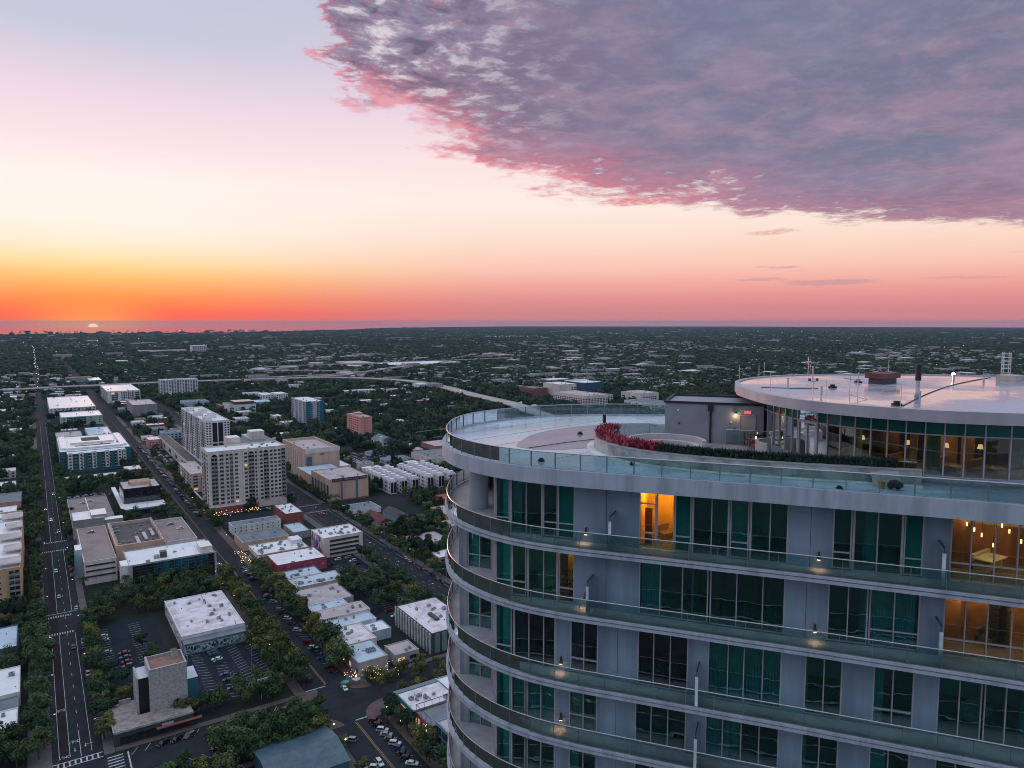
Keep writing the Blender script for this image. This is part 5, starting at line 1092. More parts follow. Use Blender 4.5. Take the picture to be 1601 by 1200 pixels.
building('small white shop with dark green roof by the balcony edge', 224, 240, 380, 396, 5, w_white, roofG, W_=('ww', 1, 1.5, 4, .3, .4)); building('small white two storey shop above the dark green roof', 236, 252, 398, 412, 7, w_white, roofW, W_=('ww', 1, 1.5, 4, .3, .4))
# -- school, offices and hospital in the middle distance
e = building('white and grey campus hall with a flat peach roof', 268.6, 312, 1250, 1300, 16, w_white, roofG, S_=('t.t.t', 2, 2, 14, .7, .5), hvac=3); addbox(e, 'upper_roof', 280, 312, 1262, 1296, 16.2, 20, w_dk, mat('peach_roof', (.75, .48, .36), .7))
building('low grey campus wing with dark roof left of the peach roof', 220, 262, 1376, 1420, 12.2, w_bl, roofG, S_=('..tt', 2, 1, 11, .6, .6), hvac=3); building('brick entrance hall of the campus', 263, 268.4, 1290, 1330, 12, w_brick, roofG); building('white campus annex with arched canopy behind', 330, 362, 1330, 1372, 10, w_bl, roofB, S_=('www', 2, 1, 9, .5, .5))
building('white four storey office right of the campus', 363.9, 385, 1408, 1454, 14.9, w_white, roofW, S_=('wwww', 4, 1, 14, .4, .5), W_=('www', 4, 1, 14, .4, .5)); building('cream four storey flats right of the campus office', 388, 410, 1400, 1440, 16, w_white, roofW, S_=('wwwww', 4, 1, 15, .4, .5))
building('pale office block with column fronts at the edge of the dense trees', 350, 352 + 30, 1480, 1510, 12, w_white, roofP, S_=('wwwww', 3, 1, 11, .4, .5))
hosp = [('large cream hospital block with rows of square windows', 829, 884, 1000, 1096, 21, w_pinkw, roofP, ('wwwwwwww', 5, 1, 16, .62, .55), ('wwwwwwwwwwwwww', 5, 1, 16, .62, .55)),
        ('brick and white striped clinic left of the hospital', 848, 884, 1188, 1240, 19, w_brick, roofG, ('w.w.w.w', 4, 1, 14, .5, .6), ('w.w.w', 4, 1, 14, .5, .6)),
        ('tall plain cream hospital tower behind the square windowed block', 888, 930, 1150, 1209, 28, w_pinkw, roofW, ('....ww', 5, 3, 22, .62, .55), None),
        ('blue topped hospital wing', 975, 1030, 1180, 1240, 25, wm('hospital_blue', (.03, .09, .17)), roofW, ('wwwwww', 3, 1, 12, .62, .55), None),
        ('long white hospital wing with dark windows, right of the square windowed block', 953, 1000, 985, 1040, 20, w_pinkw, roofP, ('.wwwwwww.', 3, 2, 14, .62, .55), ('.w.w', 3, 2, 14, .62, .55)),
        ('low white clinic row in front of the long hospital wing', 901, 950, 905, 975, 12, w_white, roofG, ('wwwwww', 2, 1, 7, .62, .55), ('wwww', 2, 1, 7, .62, .55)),
        ('white clinic annex between the hospital wings', 905, 950, 1060, 1110, 12, w_white, roofG, ('wwwwww', 3, 1, 11, .62, .55), None)]
for lab, x0, x1, y0, y1, h, w, r, s1, s2 in hosp: building(lab, x0, x1, y0, y1, h, w, r, S_=s1, W_=s2, hvac=6, lit=.01); RECTS.append((x0 - 25, x1 + 5, y0 - 45, y0))
building('pale stepped flats above the motorway curve', 630, 670, 1416, 1430, 11, w_white, roofW, S_=('wwwwwww', 3, 1, 10, .5, .5)); building('white square office beside the motorway', 722, 745, 1455, 1490, 14, w_white, roofW, S_=('wwwww', 4, 1, 13, .5, .5)); building('grey ribbed office beside the motorway', 750, 775, 1440, 1480, 15, w_conc, roofG, S_=('wwwwww', 5, 1, 14, .5, .4))
building('white villa row among trees left of the motorway offices', 540, 610, 1440, 1460, 10, w_white, roofW, S_=('wwwwwwwww', 3, 1, 9, .5, .5)); building('tall far white hotel slab on the tree line', 650, 718, 3780, 3842, 37, w_white, roofW, S_=('wwwwwwww', 8, 2, 36, .6, .6), lit=0); building('long low white mall left of the far hotel slab', 424, 640, 3880, 3920, 15, w_white, roofW)
building('stadium like pale hall beyond the motorway loop', 905, 1000, 2350, 2500, 12, w_cream, roofP); building('wide white warehouse right of the motorway loop', 1010, 1250, 2240, 2380, 9, w_cream, roofW)

random.seed(404)
CN = {'white': w_white, 'cream': w_cream, 'grey': w_grey, 'tan': w_beige, 'rosy': w_pinkw, 'pale blue': w_bl, 'brick red': w_brick, 'peach': w_peach}
RN = {'white': roofW, 'pinkish': roofP, 'blue grey': roofB, 'slate': roofG, 'dark': roofD, 'stained': roofS}
def free0(x0, x1, y0, y1):
    return not any(a < x1 and x0 < b and c < y1 and y0 < d for a, b, c, d in RECTS)
def infill(bx0, bx1, by0, by1, n, where, hmax=9):
    i = t = 0
    while i < n and t < 300:
        t += 1; w = random.uniform(12, 30); d = random.uniform(12, 32); x = random.uniform(bx0, max(bx0 + .1, bx1 - w)); y = random.uniform(by0, by1 - d)
        if not free0(x - 2, x + w + 2, y - 2, y + d + 2): continue
        wn = random.choice(list(CN)); rn = random.choice(('white', 'white', 'pinkish', 'blue grey', 'slate', 'white', 'stained')); h = random.uniform(4, hmax); r_ = 1 if h < 6 else 2
        building('%s block, %s roof, %s, %s' % (wn, rn, where, nth0(i)), x, x + w, y, y + d, h, CN[wn], RN[rn], hvac=random.randint(1, 5), S_=('w' * max(2, int(w / 4)), r_, .8, h - .8, .45, .5) if random.random() < .7 else None, W_=('w' * max(2, int(d / 4)), r_, .8, h - .8, .45, .5) if random.random() < .5 else None, group='low blocks ' + where); i += 1
def nth0(i): return ['first', 'second', 'third', 'fourth', 'fifth', 'sixth', 'seventh', 'eighth', 'ninth', 'tenth', 'eleventh', 'twelfth', 'thirteenth', 'fourteenth'][i % 14]
infill(114, 172, 1025, 1175, 8, 'right of the middle avenue past the pink building'); infill(114, 172, 1200, 1290, 4, 'before the grey exchange building'); infill(114, 172, 1400, 1550, 8, 'behind the grey exchange building')
infill(18, 84, 1025, 1175, 5, 'between the avenues past the teal apartments'); infill(18, 84, 1660, 1960, 9, 'between the avenues before the motorway'); infill(114, 180, 1740, 1960, 6, 'by the motorway right of the middle avenue')
infill(205, 330, 1025, 1240, 9, 'between the slender highrise and the campus'); infill(205, 330, 780, 990, 9, 'behind the ribbed beige tower'); infill(205, 255, 600, 680, 0, 'x'); infill(270, 345, 620 + 50, 760, 4, 'behind the townhouses')
infill(-120, -14, 780, 1000, 7, 'left of the left avenue'); infill(-120, -14, 1030, 1330, 8, 'far left of the left avenue'); infill(-120, -14, 1400, 1800, 9, 'at the far left below the motorway'); infill(350, 560, 1500, 1900, 14, 'inside the bend of the motorway', 11)
infill(420, 700, 1180, 1400, 9, 'in the woods inside the motorway bend'); infill(390, 560, 640, 900, 8, 'among the trees near the balcony edge', 8); infill(800, 1100, 1300, 1700, 10, 'beyond the motorway behind the hospital', 10); infill(860, 1100, 1800, 2200, 10, 'far behind the hospital', 10)
infill(-130, -14, 500 + 95, 640, 2, 'left of the left avenue by the crossing'); infill(-200, -125, 700, 1800, 14, 'in the far left blocks'); infill(345, 520, 950, 1350, 12, 'in the woods past the grey and teal tower', 8); infill(560, 700, 1100, 1350, 6, 'in the woods before the motorway offices', 8)
infill(208, 300, 400, 478, 3, 'right of the right avenue near the balcony edge', 7)
# middle-distance houses and sheds: each one a thing; they cannot be told apart in the photo
random.seed(31)
def clear(x, y, r=0):
    for a, b, c, d in RECTS:
        if a - r < x < b + r and c - r < y < d + r: return False
    return True
TC = [(46.0, 12.0)]
housem = []
for wc, rc in ((w_white, roofW), (w_cream, roofP), (w_bl, roofG), (w_conc, roofB), (w_peach, roofP), (w_white, roofG)):
    mb = MB().box(-6, -5, 0, 6, 5, 3.6, 0); A_ = [(-6.6, -5.6, 3.6), (6.6, -5.6, 3.6), (6.6, 5.6, 3.6), (-6.6, 5.6, 3.6)]; r0, r1 = (-3, 0, 5.8), (3, 0, 5.8)
    mb.face([A_[0], A_[1], r1, r0], 1); mb.face([A_[1], A_[2], r1], 1); mb.face([A_[2], A_[3], r0, r1], 1); mb.face([A_[3], A_[0], r0], 1)
    mb.box(-2, -5.08, .8, 0, -5.01, 2.6, 2); mb.box(2, -5.08, 0, 3, -5.01, 2.3, 2); housem.append(mb.mesh('house', [wc, rc, m_win]))
shedm = []
for wc, rc in ((w_white, roofW), (w_cream, roofP), (w_conc, roofB)):
    mb = MB().box(-14, -9, 0, 14, 9, 5.4, 0, 1); mb.box(-14.3, -9.3, 5.41, 14.3, -8.9, 6.0, 0); mb.box(-14.3, 8.9, 5.41, 14.3, 9.3, 6.0, 0); mb.box(-6, -3, 5.4, -4, -1, 6.6, 2); mb.box(5, 2, 5.4, 7, 4, 6.6, 2); mb.box(-10, -9.05, .5, 10, -9.01, 3, 2); shedm.append(mb.mesh('flat_roofed_store', [wc, rc, m_win]))
def place_house(x, y, me, nm, lab, cat, grp, sc=1.0):
    lab = lab % me.materials[1].name.split('_')[0]
    o = bpy.data.objects.new(nm, me); COL.objects.link(o); o.location = (x, y, 0); o.rotation_euler = (0, 0, random.choice((0, 0, 1.5708))); o.scale = (sc * random.uniform(.8, 1.3), sc * random.uniform(.8, 1.3), sc); tag(o, lab, cat, grp); RECTS.append((x - 8 * sc, x + 8 * sc, y - 8 * sc, y + 8 * sc))
n = 0
while n < 240:
    r = 480 * (2600 / 480) ** random.random(); a = random.uniform(-1, 71); x, y = pol(a, r)
    if (14 < x < 205 and y < 1150) or not clear(x, y, 7) or (x < 330 and 150 < x and y < 760) or (y < 560 and x < 300): continue
    place_house(x, y, random.choice(housem), 'house', 'small house with hipped %s roof half hidden among the trees', 'house', 'small houses scattered among the trees'); n += 1
n = 0
while n < 220:
    if n < 130: x = random.choice((-200, -150, -110, -50, -30, 30, 60, 125, 150, 215, 240, 300)) + random.uniform(-14, 14); y = random.uniform(1180, 4200)
    else: r = 1300 * (4200 / 1300) ** random.random(); x, y = pol(random.uniform(20, 66), r)
    if not clear(x, y, 14): continue
    place_house(x, y, random.choice(shedm), 'flat_roofed_store', 'pale store with flat %s roof in the far low-rise district', 'store', 'flat roofed stores in the far district'); n += 1
# the rest of the far town: one scattered mass of roofs
mb = MB(); cnt = 0
while cnt < 4600:
    r = 1700 * (13500 / 1700) ** (random.random() ** 1.15); a = random.uniform(-3, 74); x, y = pol(a, r)
    if not clear(x, y, 6): continue
    if math.sin(x * .0031 + 1.3 * math.sin(y * .0017)) * math.sin(y * .0026 + 1.1 * math.sin(x * .0022)) < random.uniform(-.5, .75): continue
    big = random.random() < .08; w = (random.uniform(20, 60) if big else random.uniform(6, 12)) * (1 + r / 16000); d = (random.uniform(12, 35) if big else random.uniform(6, 10)) * (1 + r / 9000); h = random.uniform(5, 9) if not big else random.uniform(6, 13)
    mb.box(x, y, 0, x + w, y + d, h + (5 if r > 3000 else 2), 0, random.choice((1, 1, 2, 3, 4, 4, 5, 5, 5))); cnt += 1
o = mb.build('distant_rooftops', [w_conc, roofW, roofP, roofB, roofG, roofD]); tag(o, 'pale specks of far roofs scattered through the woods', 'rooftops', kind='stuff')
# far shoreline blocks
random.seed(3)
for i in range(26):
    a = random.choice((random.uniform(-1.5, 12), random.uniform(-1.5, 12), random.uniform(12, 30))); r = random.uniform(9950, 10300) if a < 12 else random.uniform(10400, 11000); x, y = pol(a, r); w = random.uniform(14, 50); h = random.uniform(12, 34)
    o = MB().box(-w, -20, 0, w, 20, h).box(-w * .3, -10, h, w * .4, 10, h + 6).build('shore_tower', w_dk); o.location = (x, y, 0); tag(o, 'tiny dark beach tower on the far shoreline', 'tower', 'beach towers on the horizon')
o = MB().box(-16, -16, 0, 16, 16, 58).box(-26, -26, 44, 26, 26, 60).build('water_tower', w_dk); o.location = (*pol(-.2, 8900), 0); tag(o, 'squat dark block at the far end of the straight avenue', 'tower')

# ---------------------------------------------------------------- motorway
def ribbon(name, P, w, z, label, m=m_conc, pier=True, rail=True):
    C_ = cr(P, 10); e = empty(name, (C_[0][0], C_[0][1], 0), label, 'motorway')
    mb = MB(); mb.band(C_, -w / 2, w / 2, z - 1.2, z, 0, False); mb.build('road_deck', m, e)
    mb = MB(); mb.band(C_, -w / 2 - .4, -w / 2 - .01, z - .6, z + .9, 0, False); mb.band(C_, w / 2 + .01, w / 2 + .4, z - .6, z + .9, 0, False); mb.build('parapet', mat('parapet_concrete', (.48, .42, .40), .8), e)
    p = Path(C_); s_ = 10
    k = 0
    while s_ < p.L and k < 60: a = p.at(s_); MB().box(a[0] - 1, a[1] - 1, 0, a[0] + 1, a[1] + 1, z - 1.21).build('pier', m, e); s_ += max(40, p.L / 60); k += 1
    for a in C_: RECTS.append((a[0] - w / 2 - 9, a[0] + w / 2 + 9, a[1] - w / 2 - 9 - (60 if w > 12 else 30), a[1] + w / 2 + 9))
k_ = (156 - 7) / 156
sc_ = lambda L: [(x * k_, y * k_) for x, y in L]
ribbon('elevated_motorway', sc_([(-420, 1985), (-65, 1999), (46, 2022), (124, 2020), (250, 2030), (420, 2010), (540, 1985), (660, 1960), (730, 1900), (790, 1800), (823, 1680), (812, 1500), (783, 1350), (757, 1150), (739, 1067), (715, 1002), (700, 900), (690, 780)]), 30, 7, 'pale elevated motorway sweeping from the left edge towards the tower')
ribbon('motorway_ramp', sc_([(640, 1985), (735, 1990), (790, 2050), (800, 2150), (740, 2230), (640, 2300), (600, 2400), (680, 2500), (900, 2520), (1200, 2500), (1700, 2560)]), 22, 8, 'curving motorway ramp looping behind the main carriageway')
ribbon('motorway_spur', sc_([(520, 2060), (652, 2062), (800, 2080), (1000, 2230), (1300, 2500), (1800, 3000)]), 20, 6, 'straight motorway spur running off to the right')
# ================================================================== TREES
random.seed(77)
def leafmat(name, a, b, rnd=.35, sc=.35):
    return mat(name, a, .75, .2, sc, col2=b, rnd=rnd, spec=.08)
lf4 = leafmat('leaves_yellowgreen', (.13, .125, .030), (.04, .05, .016))
lf = [leafmat('leaves_olive', (.125, .140, .048), (.032, .044, .018)), leafmat('leaves_green', (.076, .118, .046), (.020, .038, .020)), leafmat('leaves_dark', (.046, .078, .042), (.014, .028, .019))]
m_bark = mat('bark', (.10, .08, .065), .9, .2, 2)
def crown(rad, hgt, n, size, seed, zc, lumps=9):
    rg = random.Random(seed); mb = MB(); L = []
    for i in range(lumps):
        t = rg.random() * 6.283; rr_ = rad * math.sqrt(rg.random()) * .68; L.append((rr_ * math.cos(t), rr_ * math.sin(t), zc + rg.uniform(-.35, .45) * hgt, rad * rg.uniform(.32, .52)))
    for i in range(n):
        c = L[rg.randrange(lumps)]; d = Vector((rg.gauss(0, 1), rg.gauss(0, 1), rg.gauss(0, 1))).normalized(); q = c[3] * (rg.random() ** .35)
        p = Vector(c[:3]) + Vector((d.x * q, d.y * q, d.z * q * .75)); nn = (d + Vector((rg.uniform(-.6, .6), rg.uniform(-.6, .6), rg.uniform(-.1, .9)))).normalized()
        u = nn.orthogonal().normalized(); v = nn.cross(u); a = rg.random() * 3.14; s_ = size * rg.uniform(.55, 1.2); u2 = (u * math.cos(a) + v * math.sin(a)) * s_; v2 = (v * math.cos(a) - u * math.sin(a)) * s_ * .6
        mb.face([p - u2, p - v2 * .9 + u2 * .1, p + u2 * 1.05, p + v2], 0)
    return mb, L
TREES = []
def tree_proto(i, rad, hgt, zc, m, n=1100, size=.50):
    mb, L = crown(rad, hgt, n, size, 100 + i, zc)
    tk = MB().tube([(0, 0, 0), (.08, .05, zc * .4), (.15, -.05, zc * .8)], .26, 7, r2=.16)
    for c in L[:6]: tk.tube([(.1, 0, zc * .55), (c[0] * .5, c[1] * .5, (c[2] + zc * .6) / 2), (c[0], c[1], c[2])], .12, 5, r2=.04)
    return (tk.mesh('trunk', m_bark), mb.mesh('crown', m))
for i, (r_, h_, z_, mi) in enumerate(((4.2, 5.0, 5.2, 0), (5.0, 5.4, 5.8, 1), (3.4, 4.6, 4.6, 0), (4.6, 4.4, 5.0, 2), (5.6, 6.0, 6.4, 1), (3.2, 4.4, 4.2, 3))): TREES.append(tree_proto(i, r_, h_, z_, (lf + [lf4])[mi]))
def palm_proto():
    tk = MB().tube([(0, 0, 0), (.15, .1, 4), (.1, 0, 8.2)], .2, 7, r2=.14); cr_ = MB(); rg = random.Random(4)
    for k in range(22):
        a = 6.283 * k / 22 + rg.uniform(-.1, .1); up = rg.uniform(-.5, .9); P = [Vector((.1 + math.cos(a) * t * 2.3, math.sin(a) * t * 2.3, 8.2 + up * t * 1.6 - 1.5 * t * t)) for t in (0, .33, .66, 1)]; sd_ = Vector((-math.sin(a), math.cos(a), 0)) * .28
        for p, q in zip(P, P[1:]): cr_.face([p - sd_, p, q, q - sd_ * .7 - Vector((0, 0, .12))]); cr_.face([p, p + sd_, q + sd_ * .7 - Vector((0, 0, .12)), q])
    return (tk.mesh('trunk', m_bark), cr_.mesh('crown', lf[1]))
PALM = palm_proto()
NT = 0; TLAB = {}
def tree(x, y, proto, label, s_=1.0, name='street_tree', cat='tree', grp=None, z=0.0):
    global NT
    e = bpy.data.objects.new(name, None); COL.objects.link(e); e.location = (x, y, z); e.rotation_euler = (0, 0, random.random() * 6.28); q = s_ * random.uniform(.76, 1.22); e.scale = (q, q, q * random.uniform(.9, 1.1)); tag(e, label, cat, grp)
    for nm, me in zip(('trunk', 'crown'), proto): o = bpy.data.objects.new(nm, me); COL.objects.link(o); o.parent = e
    NT += 1
def trow(x, y0, y1, step, side, protos=(0, 1, 2, 3, 5), s_=1.0, jit=1.2, skip=(), from_='the near crossroads'):
    y = y0; i = 0
    while y < y1:
        if not any(a < y < b for a, b in skip):
            tree(x + random.uniform(-.6, .6) * jit, y, TREES[random.choice(protos)], 'leafy street tree %s, %s from near end' % (side, nth(i)), s_, grp='street trees %s' % side); i += 1
        y += step * random.uniform(.8, 1.2)
ck = 'near the crossroads'
trow(89.2, 294, 452, 7.0, 'on the left pavement of the middle avenue', (0, 1, 3, 5), 1.32)
trow(83.4, 303, 352, 7.5, 'between the near car park and the middle avenue', (0, 1, 2), 1.1)
trow(108.6, 300, 446, 6.6, 'on the right pavement of the middle avenue', (0, 5, 3, 1), 1.45)
trow(87.8, 594, 1000, 10, 'on the left pavement further up the middle avenue', (1, 3, 0), 1.05)
trow(110.6, 560, 760, 9.5, 'in front of the cream condominium', (1, 3, 0), .9, jit=3)
trow(16.0, 298, 352, 5.8, 'along the left car park edge', (0, 3, 2), 1.05)
trow(17.0, 354, 424, 6.4, 'along the right kerb of the left avenue', (0, 3, 1), 1.1)
trow(-4.6, 296, 440, 6.2, 'along the left kerb of the left avenue', (1, 3, 4), 1.12, jit=2)
trow(15.8, 520, 568, 9, 'beside the near parking garage', (1, 3), .9)
trow(15.6, 596, 836, 8, 'beside the far parking deck', (0, 1, 3), 1.0)
trow(-4.5, 596, 990, 8.5, 'on the left avenue beyond the apricot tower', (1, 3, 4), 1.1, jit=2)
trow(-5.5, 442, 568, 7.5, 'below the apricot tower along the kerb', (1, 3, 2), 1.1)
trow(15.8, 858, 1240, 11, 'beside the teal apartments', (1, 3), 1.0)
trow(175.6, 300, 448, 8, 'on the near kerb of the right avenue', (3, 1), 1.05)
trow(201.8, 380, 560, 12, 'on the far kerb of the right avenue', (0, 3, 1), 1.1)
trow(205.0, 594, 690, 8, 'below the rose coloured block', (1, 3), .9, jit=2)
trow(178.5, 600, 700, 14, 'behind the cream condominium', (1, 3), .9, jit=2)
# squares and car parks
def grove(x0, x1, y0, y1, n, where, protos=(0, 1, 3), s_=1.0, rmin=5.0):
    P = []; t = 0; i = 0
    while len(P) < n and t < 4000:
        t += 1; x, y = random.uniform(x0, x1), random.uniform(y0, y1)
        if any((x - a) ** 2 + (y - b) ** 2 < rmin ** 2 for a, b in P): continue
        P.append((x, y))
    P.sort(key=lambda p: p[1])
    for i, (x, y) in enumerate(P): tree(x, y, TREES[random.choice(protos)], 'broad tree %s, %s nearest' % (where, nth(i)), s_, name='park_tree', grp='trees %s' % where)
grove(20, 84, 418, 452, 30, 'in the square before the mirror glass office', (1, 3, 4, 0), 1.1, 5.2)
grove(48, 84, 252.5, 264, 19, 'south of the cross street above the blue roof', (1, 0, 4), 1.2, 4.6); grove(20, 47, 238, 254, 13, 'at the bottom edge left of the metal roof', (1, 0, 4), 1.1, 5)
grove(40, 80, 292, 300, 9, 'between the car park and the cross street', (0, 1), 1.0, 5)
grove(18, 28, 314, 352, 7, 'in the left car park strip', (0, 3), .85, 4.5)
grove(34, 40, 352, 380, 3, 'in the island of the left car park', (1, 3), .9, 5)
grove(143, 172, 335, 400, 20, 'around the car park behind the shops', (0, 3, 1), 1.15, 6)
grove(118, 146, 262, 268, 5, 'by the lit terrace', (0, 2), .8, 4); grove(114, 130, 272, 286, 6, 'with string lights on the corner terrace', (0, 2, 5), .75, 3.5); grove(130, 148, 262, 288, 5, 'right of the corner terrace', (0, 5), .8, 5)
grove(108, 113, 200, 256, 9, 'on the right pavement below the crossroads', (0, 3), 1.05, 5)
grove(84, 88, 205, 256, 6, 'on the left pavement below the crossroads', (0, 2), .8, 6)
grove(50, 86, 642 - 24, 640, 10, 'before the black glass cube', (1, 3), .95, 6); grove(20, 66, 790, 801, 9, 'before the white arcade', (1, 0), .9, 5)
grove(205, 262, 440, 486, 12, 'right of the right avenue', (1, 3, 0), 1.0, 8); grove(268, 320, 545, 585, 14, 'in front of the townhouses', (1, 3, 0), .9, 6)
grove(-40, -12, 425, 448, 7, 'below the apricot tower', (1, 3), 1.0, 5); grove(-30, -9, 292, 308, 7, 'in the lower left corner', (1, 4), 1.05, 4.5); grove(-32, -10, 372, 389, 5, 'by the slate blue house', (1, 3), .9, 5)
for i, (x, y) in enumerate(((46.5, 455.5), (55.0, 455.0), (60.6, 454.5), (38.2, 456), (18.2, 470), (203.8, 580), (207, 574), (112.6, 590), (114, 584), (204, 566))): tree(x, y, PALM, 'slender palm by the beige blocks and garage, %s of the scattered ones' % nth(i - 3) if i > 2 else 'slender palm in front of the mirror glass office, %s of three' % nth(i), 1.15, name='palm_tree', cat='palm')
# conifer by the apricot tower
mb = MB(); rg = random.Random(8)
for i in range(900):
    z = rg.uniform(1.5, 19); rr_ = (20 - z) * .17 * rg.uniform(.3, 1); t = rg.random() * 6.28; p = Vector((rr_ * math.cos(t), rr_ * math.sin(t), z)); u_ = Vector((math.cos(t), math.sin(t), -.4)) * .55; v_ = Vector((-math.sin(t), math.cos(t), 0)) * .25; mb.face([p - v_, p + u_ * .2 - v_, p + u_, p + v_])
CON = (MB().tube([(0, 0, 0), (0, 0, 18)], .3, 7, r2=.05).mesh('trunk', m_bark), mb.mesh('crown', lf[2])); tree(-8.2, 462, CON, 'tall dark conifer standing against the apricot tower', 1.15, name='conifer', cat='tree'); tree(-7.6, 474, CON, 'second tall dark conifer just behind the first by the apricot tower', 1.0, name='conifer', cat='tree')

# the urban forest: leaf-clump crowns instanced over the land as one mass
def far_crown(i):
    rg = random.Random(500 + i); mb = MB(); L = [(rg.uniform(-.5, .5), rg.uniform(-.5, .5), rg.uniform(.35, .75), rg.uniform(.28, .46)) for _ in range(6)]
    for k in range(150):
        c = L[rg.randrange(6)]; d = Vector((rg.gauss(0, 1), rg.gauss(0, 1), abs(rg.gauss(0, 1)) - .2)).normalized(); p = Vector(c[:3]) + d * c[3] * rg.uniform(.7, 1); u = d.orthogonal().normalized(); v = d.cross(u); a = rg.random() * 3.14; s_ = rg.uniform(.09, .19)
        u2 = (u * math.cos(a) + v * math.sin(a)) * s_; v2 = (v * math.cos(a) - u * math.sin(a)) * s_ * .8; mb.face([p - u2, p - v2, p + u2, p + v2])
    for c in L: mb.blob((c[0], c[1], c[2]), c[3] * .72, 6)
    return mb.mesh('forest_crown', leafmat('leaves_forest%d' % (i % 2) if False else 'leaves_forest', (.054, .088, .046), (.016, .032, .022), .6, .02))
FC = bpy.data.collections.new('forest_crowns')
for i in range(4): o = bpy.data.objects.new('forest_crown', far_crown(i)); FC.objects.link(o)
random.seed(91)
GRID = {}
for r_ in RECTS:
    a, b, c, d = r_
    for gx in range(int(a // 50), int(b // 50) + 1):
        for gy in range(int(max(c, -50) // 50), int(min(d, 9200) // 50) + 1): GRID.setdefault((gx, gy), []).append(r_)
def free(x, y, r=0):
    for a, b, c, d in GRID.get((int(x // 50), int(y // 50)), ()):
        if a - r < x < b + r and c - r < y < d + r: return False
    return True
LOTS = [(19, 40, 350, 412), (63, 84, 298, 353), (49, 63, 298, 353), (143, 176, 395, 450), (150, 176, 332, 398), (14, 84, 565, 592), (84, 113, 284, 1010), (-60, 20, 250, 292), (205, 262, 500, 592), (113, 178, 262, 600), (14, 86, 286, 742), (176, 203, 262, 760), (240, 300, 420, 478), (290, 350, 740, 800), (150, 178, 560, 760)]
FP = []; FS = []
def addp(x, y, s_, h):
    FP.append((x, y, -.3)); FS.append((s_, s_ * random.uniform(.85, 1.15), h))
def shore_r(a):
    for (a0, r0), (a1, r1) in zip(shore, shore[1:]):
        if a0 <= a <= a1: return r0 + (r1 - r0) * (a - a0) / (a1 - a0)
    return 9800
r = 330.0
while r < 17500:
    sp_ = max(8.2, r * .0062); na = int(R(80) * r / sp_)
    for i in range(na):
        a = -5 + 80 * (i + random.random()) / na; q = r + random.uniform(-.5, .5) * sp_; x, y = pol(a, q)
        if q > shore_r(a) - 60: continue
        dens = .93
        if x < 330 and y < 1700 and x > -400: dens = .55 if (x > 205 or x < -8) else .22
        if y > 1700 and abs(x - 60) < 130 and y < 4000: dens = .45
        if 205 < x < 350 and y > 800: dens = .75
        if q > 2500: dens = .97
        if (8930 < q < 9340 and -1.1 < a < 3.9) or (9080 < q < 9440 and 5.4 < a < 13.1) or (9740 < q < 9910 and -1.7 < a < 8): continue
        # clearings by a slow pattern
        if math.sin(x * .011 + 2.1 * math.sin(y * .006)) + math.sin(y * .0087 + 1.7 * math.sin(x * .004)) > 1.35 and q > 700: dens *= .45
        if random.random() > dens or not free(x, y, 2.2 if q < 2500 else 4): continue
        if y < 760 and any(l[0] - 3 < x < l[1] + 3 and l[2] - 3 < y < l[3] + 3 for l in LOTS): continue
        h = random.uniform(7, 13.5) * (1 if q < 5000 else 1.15); addp(x, y, sp_ * random.uniform(.62, .98) if q > 1400 else random.uniform(5.0, 9.5), h)
    r += sp_
me = bpy.data.meshes.new('forest_points'); me.from_pydata(FP, [], []); at_ = me.attributes.new('tscale', 'FLOAT_VECTOR', 'POINT'); at_.data.foreach_set('vector', [c for s_ in FS for c in s_])
fo = bpy.data.objects.new('woodland', me); COL.objects.link(fo); tag(fo, 'dense dark green canopy of trees covering the far town', 'woodland', kind='stuff')
g = bpy.data.node_groups.new('woodland', 'GeometryNodeTree'); g.interface.new_socket('Geometry', in_out='INPUT', socket_type='NodeSocketGeometry'); g.interface.new_socket('Geometry', in_out='OUTPUT', socket_type='NodeSocketGeometry')
gi, go = g.nodes.new('NodeGroupInput'), g.nodes.new('NodeGroupOutput'); ip = g.nodes.new('GeometryNodeInstanceOnPoints'); ci = g.nodes.new('GeometryNodeCollectionInfo'); ci.inputs[0].default_value = FC; ci.inputs[1].default_value = True; ci.inputs[2].default_value = True
na_ = g.nodes.new('GeometryNodeInputNamedAttribute'); na_.data_type = 'FLOAT_VECTOR'; na_.inputs[0].default_value = 'tscale'; rv = g.nodes.new('FunctionNodeRandomValue'); rv.data_type = 'FLOAT_VECTOR'; rv.inputs[0].default_value = (0, 0, 0); rv.inputs[1].default_value = (0, 0, 6.283)
g.links.new(gi.outputs[0], ip.inputs['Points']); g.links.new(ci.outputs[0], ip.inputs['Instance']); ip.inputs['Pick Instance'].default_value = True; g.links.new(na_.outputs[0], ip.inputs['Scale']); g.links.new(rv.outputs[0], ip.inputs['Rotation']); g.links.new(ip.outputs[0], go.inputs[0])
md = fo.modifiers.new('woodland', 'NODES'); md.node_group = g
print('FOREST', len(FP), 'TREES', NT)

